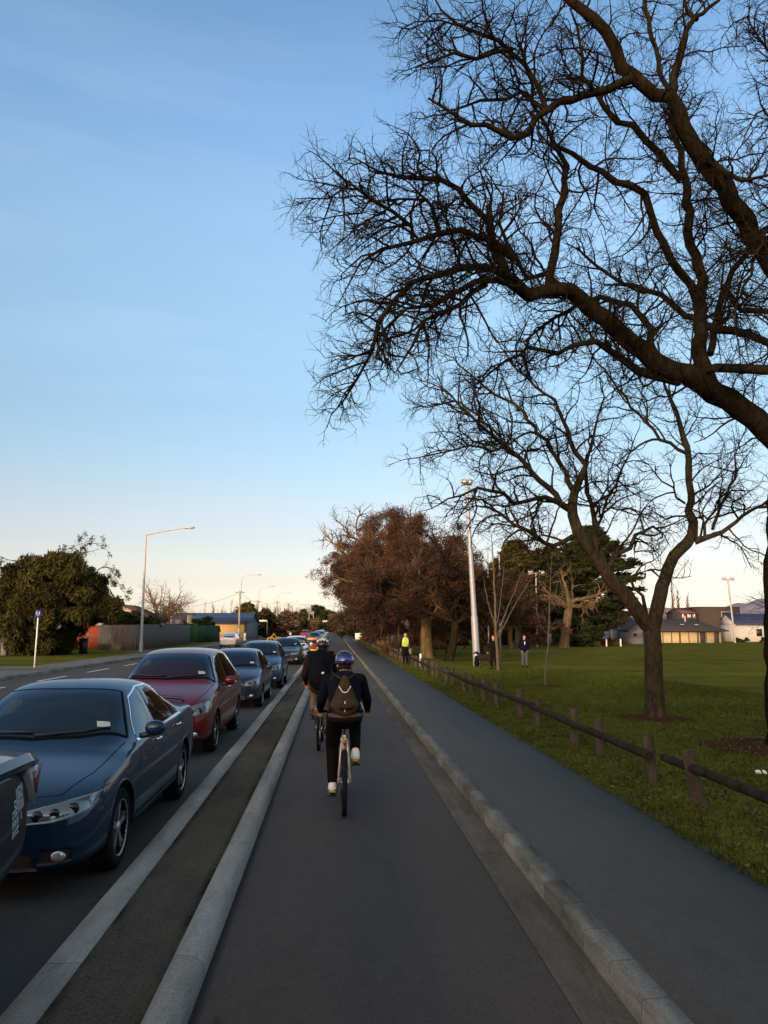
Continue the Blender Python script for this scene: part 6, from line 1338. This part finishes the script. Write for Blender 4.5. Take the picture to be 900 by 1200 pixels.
# crossing barrier and low buildings at the road end
p = at(396, 740, 290); t = thing('crossing_gantry', 'pale yellow gantry with a post at the far end of the cycle path', 'gantry', (p.x, 290, 0)); m = MB(); m.box((0, 0, 3.2), (.5, .5, 6.6)); m.build('post', 'sign_yellow', t); m = MB(); m.box((-2.4, 0, 4.4), (6.5, .3, .6)); m.build('beam', 'wall_white', t); m = MB(); m.box((0, -.1, 6.7), (.8, .5, 1.3)); m.build('signal_head', 'wall_grey', t)
gable('depot', 'low pale building closing the far end of the road', -14, 12, 420, 430, 5, 2.5, 'wall_cream', 'roof_brown', axis='x')
for i, (px, D_) in enumerate(((352.5, 230), (357, 232), (346, 236))):
    p = at(px, 734, D_); t = thing('traffic_signal', ('traffic signal with glowing amber lamp by the rusty shrub', 'second traffic signal, right of the glowing amber one', 'third small traffic signal left of the glowing amber one')[i], 'traffic light', (p.x, D_, 0)); m = MB(); m.tube([(0, 0, 0), (0, 0, 3)], .06, 6); m.build('pole', 'concrete_pole', t); m = MB(); m.box((0, 0, 3.3), (.35, .3, .95)); m.build('signal_head', 'sign_yellow', t); m = MB(); m.ell((0, -.18, 3.45), (.14, .06, .14)); m.build('lamp', 'head_lit' if i < 2 else 'amber', t)
# right side: floodlight pole on the lawn
b_ = ground(559, 780); D = b_.y; tp = at(547.5, 578, D); hh = tp.z-b_.z; dx = tp.x-b_.x
t = thing('floodlight_pole', 'tall pale grey tapered lamp pole leaning slightly left with two floodlights on top', 'lamp pole', b_); m = MB(); m.tube([(0, 0, -.1), (dx*.28, 0, hh*.28)], [.21, .195], 16); m.tube([(dx*.28, 0, hh*.28), (dx, 0, hh*.97), (dx*1.03, 0, hh+.55)], [.165, .095, .07], 14); m.build('pole', 'galvanised', t, smooth='auto')
m = MB(); m.tube([(dx-.1, 0, hh-.35), (dx+.35, 0, hh-.35), (dx+.28, 0, hh-.9)], .05, 8); m.build('bracket', 'roof_brown', t)
for s in (-1, 1): m = MB(); m.ell((dx*1.03+s*.16, -.1, hh+.68), (.20, .26, .17)); h_ = m.build('floodlight', 'galvanised', t, smooth=True); m = MB(); m.ell((dx*1.03+s*.16, -.28, hh+.62), (.14, .10, .11)); m.build('lens', 'lens_clear', h_, smooth=True)
m = MB(); m.tube([(dx*1.03-.3, 0, hh+.5), (dx*1.03+.3, 0, hh+.5)], .04, 6); m.build('crossbar', 'galvanised', t)
def pole(label, px, D_, ytop, r, m_='galvanised', head=None, px2=None, name='lamp_pole', cat='lamp pole'):
    b = fld(px, D_); tp = at(px2 if px2 is not None else px, ytop, D_); h = tp.z-b.z; dx = tp.x-b.x; t = thing(name, label, cat, b); m = MB(); m.tube([(0, 0, -.1), (dx, 0, h)], [r*1.2, r*.8], 10); m.build('pole', m_, t, smooth='auto')
    if head == 'twin':
        m = MB(); m.tube([(dx-.9, 0, h), (dx+.9, 0, h)], .06, 6); m.build('crossbar', m_, t)
        for s in (-1, 1): m = MB(); m.box((dx+s*.75, -.15, h+.1), (.65, .45, .42), tilt=(.5, 0, 0)); m.build('floodlight', 'lamp_grey', t)
    return t
pole('thin tall goal pole left of the young trees', 571.5, 92, 640, .09); pole('thin pale goal pole close behind the vase shaped young tree', 585, 92, 650, .09)
pole('slim pale pole in front of the olive conifer', 628, 104, 672, .10, head='twin'); pole('leaning grey pole behind the vested pedestrian', 480, 66, 690, .16, px2=475)
pole('tall twin headed floodlight pole beside the pavilion', 858, 148, 679, .17, head='twin', px2=853); pole('thin pale post on the grass near the large conifer trunk', 695, 124, 712, .10); pole('darker wooden pole left of the forked bare tree', 715, 135, 708, .17, 'concrete_pole')
pole('short pole left of the netting fence gap', 724, 140, 722, .07, 'concrete_pole', name='post', cat='post')
for i, (px, lb) in enumerate(((665.5, 'short white boundary post before the large conifer'), (708.5, 'short white boundary post left of the netting wall middle'), (725, 'short white boundary post nearest the green doored shed'))):
    p = fld(px, 108); m = MB(); m.tube([(0, 0, -.1), (0, 0, .95), (0, 0, 1.05)], [.11, .11, .06], 8); tag(m.build('boundary_post', 'white_paint', loc=p, smooth='auto'), lb, 'post', 'white boundary posts round the lawn')
m = MB(); p = Vector((4.05, 38, gz(4.05, 38))); m.tube([(0, 0, -.1), (0, 0, .62)], .05, 8); tag(m.build('marker_post', 'white_paint', loc=(4.25, 39.2, gz(4.2, 39))), 'short white marker post beside the vested pedestrian', 'post')
# bench, white notice, palings and house beyond the row
t = thing('bench', 'small dark park bench leaning back beside the dark leaning tree', 'bench', ground(516, 768)); m = MB(); m.box((0, 0, .42), (1.3, .4, .06)); m.build('seat', 'log_wood', t); m = MB(); m.box((0, .25, .70), (1.3, .06, .45), tilt=(-.3, 0, 0)); m.build('backrest', 'log_wood', t)
for s in (-1, 1): m = MB(); m.box((s*.5, .05, .2), (.08, .4, .42)); m.build('leg', 'log_wood', t)
t = thing('notice_sign', 'white notice board at the grass edge far along the footpath', 'sign', (3.55, 118, .0)); m = MB(); m.box((0, 0, .75), (.95, .06, .95)); m.build('board', 'white_paint', t)
for s in (-1, 1): m = MB(); m.box((s*.42, .04, .3), (.06, .05, .9)); m.build('leg', 'white_paint', t)
wall_('paling_fence', 'grey paling fence beyond the log fence at the end of the park', 'fence', (5.0, 122), (9.0, 104), 1.7, .05, 'fence_timber', z=-.6, boards=.22)
gable('house', 'dim grey house with white trim seen under the broad crowns', 7.4, 15, 126, 134, 2.5, 1.8, 'wall_grey', 'roof_dark', z=-.5, axis='x', wins=((-2.6, 1.2, 1.0, .9), (.6, 1.2, 1.4, .9)))
# far edge of the lawn: netting, shed, pavilion, shops, hills
wall_('netting_fence', 'long pale grey netting fence at the far side of the lawn', 'fence', (34, 136), (49.5, 136), 2.4, .04, 'netting', z=-.85)
p = fld(740, 134); gable('shed', 'small grey gabled shed with a dark teal door at the left of the pavilion', p.x-2.2, p.x+2.2, 130, 135, 2.5, 1.5, 'wall_grey', 'roof_dark', z=-.82, axis='y', wins=((-1.2, 1.7, .6, .6),), doors=((.5, .9, 2.1, 'door_green'),), over=.25)
gable('shed', 'pale green flat shed behind the standing man', fld(606, 128).x, fld(634, 128).x+1, 128, 132, 2.5, .5, 'wall_grey', 'netting', z=-.8, axis='x')
x0, x1 = at(742, 745, 146).x, at(845, 745, 146).x; W_ = x1-x0
t = thing('pavilion', 'long low pavilion with cream wall and broad dark hipped roof across the lawn', 'building', ((x0+x1)/2, 146, -.92)); m = MB(); m.box((0, 5, .68), (W_, 10, 3.35)); m.build('wall', 'wall_cream', t)
m = MB(); o1, e_, r0_, r1_ = 1.1, 2.36, W_/2-3.2, 4.6; V = [(-W_/2-o1, -o1, e_), (W_/2+o1, -o1, e_), (W_/2+o1, 10+o1, e_), (-W_/2-o1, 10+o1, e_), (-r0_, 5, r1_), (r0_, 5, r1_)]; V += [(x, y, z-.14) for x, y, z in V[:4]]
m.add(V, [(0, 1, 5, 4), (1, 2, 5), (2, 3, 4, 5), (3, 0, 4), (0, 6, 7, 1), (1, 7, 8, 2), (2, 8, 9, 3), (3, 9, 6, 0), (6, 9, 8, 7)]); m.build('roof', 'roof_dark', t, fix=True)
for i in range(11):
    m = MB(); m.box((-W_/2+W_*(i+.2)/10.2, -.9, 1.15), (.11, .11, 2.35)); m.build('post', 'roof_brown', t)
for i in range(4): m = MB(); m.box((-W_/2+1.5+i*W_/4.6, -.04, 1.2), (.10, .08, 2.3)); m.build('downpipe', 'roof_brown', t)
for (xx, ww) in ((W_/2-3.6, 1.0), (W_/2-.9, .9)): m = MB(); m.box((xx, -.05, 1.1), (ww, .08, 2.1)); m.build('door', 'roof_dark', t)
for (xx, zz) in ((W_/2-4.2, 3.5), (W_/2-7.0, 3.55)): m = MB(); m.box((xx, 1.0, zz), (.7, .3, .12)); m.build('skylight', 'wall_white', t)
m = MB(); m.tube([(W_/2-5.7, 2.5, 4.0), (W_/2-5.7, 2.5, 5.2)], .14, 8); m.build('vent_pipe', 'wall_white', t)
# brown two storey building with white framed window, row of white uprights on its lower roof
xa, xb = at(824, 730, 170).x, at(868, 730, 170).x
t = gable('shop_building', 'dark brown two storey building with a white framed window and round sign behind the pavilion', xa, xb, 170, 180, 7.5, .1, 'wall_brown', 'roof_dark', z=-1, axis='x', over=.05, wins=((1.2, 5.6, 2.3, 1.7),))
m = MB(); m.tube([(3.6, -.08, 5.6), (3.6, -.02, 5.6)], .5, 20); r_ = m.build('round_sign', 'white_paint', t); m = MB(); m.tube([(3.6, -.12, 5.6), (3.6, -.09, 5.6)], .28, 16); m.build('emblem', 'wall_brown', r_)
m = MB(); m.box((1.7, -.08, 5.3), (.6, .04, .9)); m.build('red_display', 'tail_red', t)
xc, xd = at(799, 730, 172).x, xa
t = gable('shop_building', 'low building with red tiled roof and row of white uprights above the pavilion roof', xc, xd, 172, 180, 6.2, 1.2, 'roof_dark', 'roof_red', z=-1, axis='x', over=.1)
q = random.Random(5); x = -(xd-xc)/2+.3
while x < (xd-xc)/2-.2:
    w_ = q.uniform(.12, .32)
    if q.random() < .82: m = MB(); m.box((x, -.1, 5.6), (w_, .05, q.uniform(.6, .9))); m.build('white_upright', 'white_paint', t)
    x += w_+q.uniform(.1, .22)
xe, xf = at(858, 735, 165).x, at(915, 735, 165).x
t = gable('house', 'white walled house with dark blue roof right of the pavilion', xe, xf, 163, 172, 3.6, 2.3, 'wall_white', 'roof_blue', z=-1.0, axis='x', over=.2, wins=((-.6, 2.0, 1.2, 1.5), (3.2, 1.6, .8, 1.6)))
for i, (px, sx) in enumerate(((868, 1.5), (862, .7), (890, .8))): p = fld(px, 152); bush('shrub', ('low dark shrub before the white house wall', 'small dark shrub at the foot of the twin floodlight pole', 'small shrub near the far right of the white house')[i], 'shrub', p, (sx, .6, .45), 'leaf_hedge', 1200, .16, 140+i, cl=14)
# bare bush cluster over the netting
for i, px in enumerate((702, 716, 730)):
    p = fld(px, 158); broad_tree(150+i, ('reddish bare tree behind the netting fence, left one of three', 'reddish bare tree behind the netting fence, middle one of three', 'reddish bare tree behind the netting fence, right one of three')[i], (p.x, 158, -1), 6.2, .16, 1.4, 2.6, .6, 1500, 'leaf_far_brown', twig='twig_brown', nl=6, lsize=.2)
p = fld(893, 62); broad_tree(160, 'small bare tree poking in from the right edge over the white house', (p.x+2.0, 62, gz(30, 62)), 6.9, .13, 3.0, 2.6, 1.3, 0, bark='bark_dark', twig='twig_grey', nl=7, upl=(.3, 1.0))
# hills
def hills(name, D_, prof, mcol, depth):
    m = MB(); q = random.Random(int(D_)); V = []; n = len(prof)
    X = []
    for i in range(200):
        u = i/199*(n-1); k = min(n-2, int(u)); f = u-k; px = prof[k][0]+(prof[k+1][0]-prof[k][0])*f; py = prof[k][1]+(prof[k+1][1]-prof[k][1])*(f*f*(3-2*f)); X.append((px, py+.8*math.sin(i*.35)+.5*math.sin(i*.9)))
    for r_, hs in ((0, -.02), (.35, .45), (.7, .82), (1, 1.0), (1.6, .5)):
        for i, (px, py) in enumerate(X):
            p = at(px, py, D_); V.append((p.x, D_-depth+depth*r_+q.uniform(-.02, .02)*depth, (p.z)*hs*(1+.06*math.sin(i*.7+r_*5)*(0 < r_ < 1))))
    Fc = [(r_*200+i, r_*200+i+1, (r_+1)*200+i+1, (r_+1)*200+i) for r_ in range(4) for i in range(199)]; m.add(V, Fc); o = m.build(name, mcol, smooth=True); o['kind'] = 'structure'; return o
mat('hill_far', (.17, .17, .22), .95, var=.2, vscale=.004); mat('hill_near', (.22, .17, .18), .95, var=.3, vscale=.006)  # haze of the distance painted into the faded hill colours
hills('hills', 9000, [(560, 738), (620, 727), (650, 721), (700, 716), (740, 719), (780, 715), (830, 716), (870, 707), (900, 701), (960, 694), (1100, 690), (1400, 700)], 'hill_far', 1500)
hills('hills', 6000, [(600, 740), (660, 727), (720, 722), (770, 712), (800, 714), (850, 719), (900, 716), (980, 718), (1200, 725)], 'hill_near', 1000)

# ------------------------------------------------------------------ what stands behind the photographer (out of frame, conifer row added to cast the evening shade)
shade_conifer = conifer(171, 'tall dark conifer added unseen behind the photographer to shade the foreground', Vector((-62, -46, 0)), 12.6, 5.2, 'leaf_conifer', .45, .6, 9000); shade_conifer['group'] = 'conifers added behind the photographer for shade'
for k in range(1, 19):
    o = dup(shade_conifer, (-62+6.6*k, -46+random.uniform(-2, 2), -.1), random.uniform(0, 6)); o.scale = (1, 1, random.uniform(.92, 1.06))
src = [o for o in C.objects if o.name == 'broad_tree'][0]
for (x, y, sc) in ((7.5, -5, .9), (8.5, -18, 1.0), (15, -10, .9)):
    o = dup(src, (x, y, 0), random.uniform(0, 6), 'broad brown twigged tree standing behind the photographer beside the path', 'broad trees behind the photographer', scale=sc)

for i, (x, y, rm, lb) in enumerate(((-38, 64, 'roof_brown', 'house with brown roof standing behind the long grey block wall'), (-52, 70, 'roof_dark', 'house with dark roof far left behind the long grey block wall'), (-34, 84, 'roof_red', 'house with red roof behind the huge olive bush'))):
    gable('house', lb, x-5, x+5, y, y+9, 2.7, 1.9, 'wall_white', rm, z=.1, axis='x', wins=((-2.6, 1.5, 1.4, 1.1), (2.4, 1.5, 1.8, 1.1)), doors=((0, .9, 2.1, 'roof_dark'),))
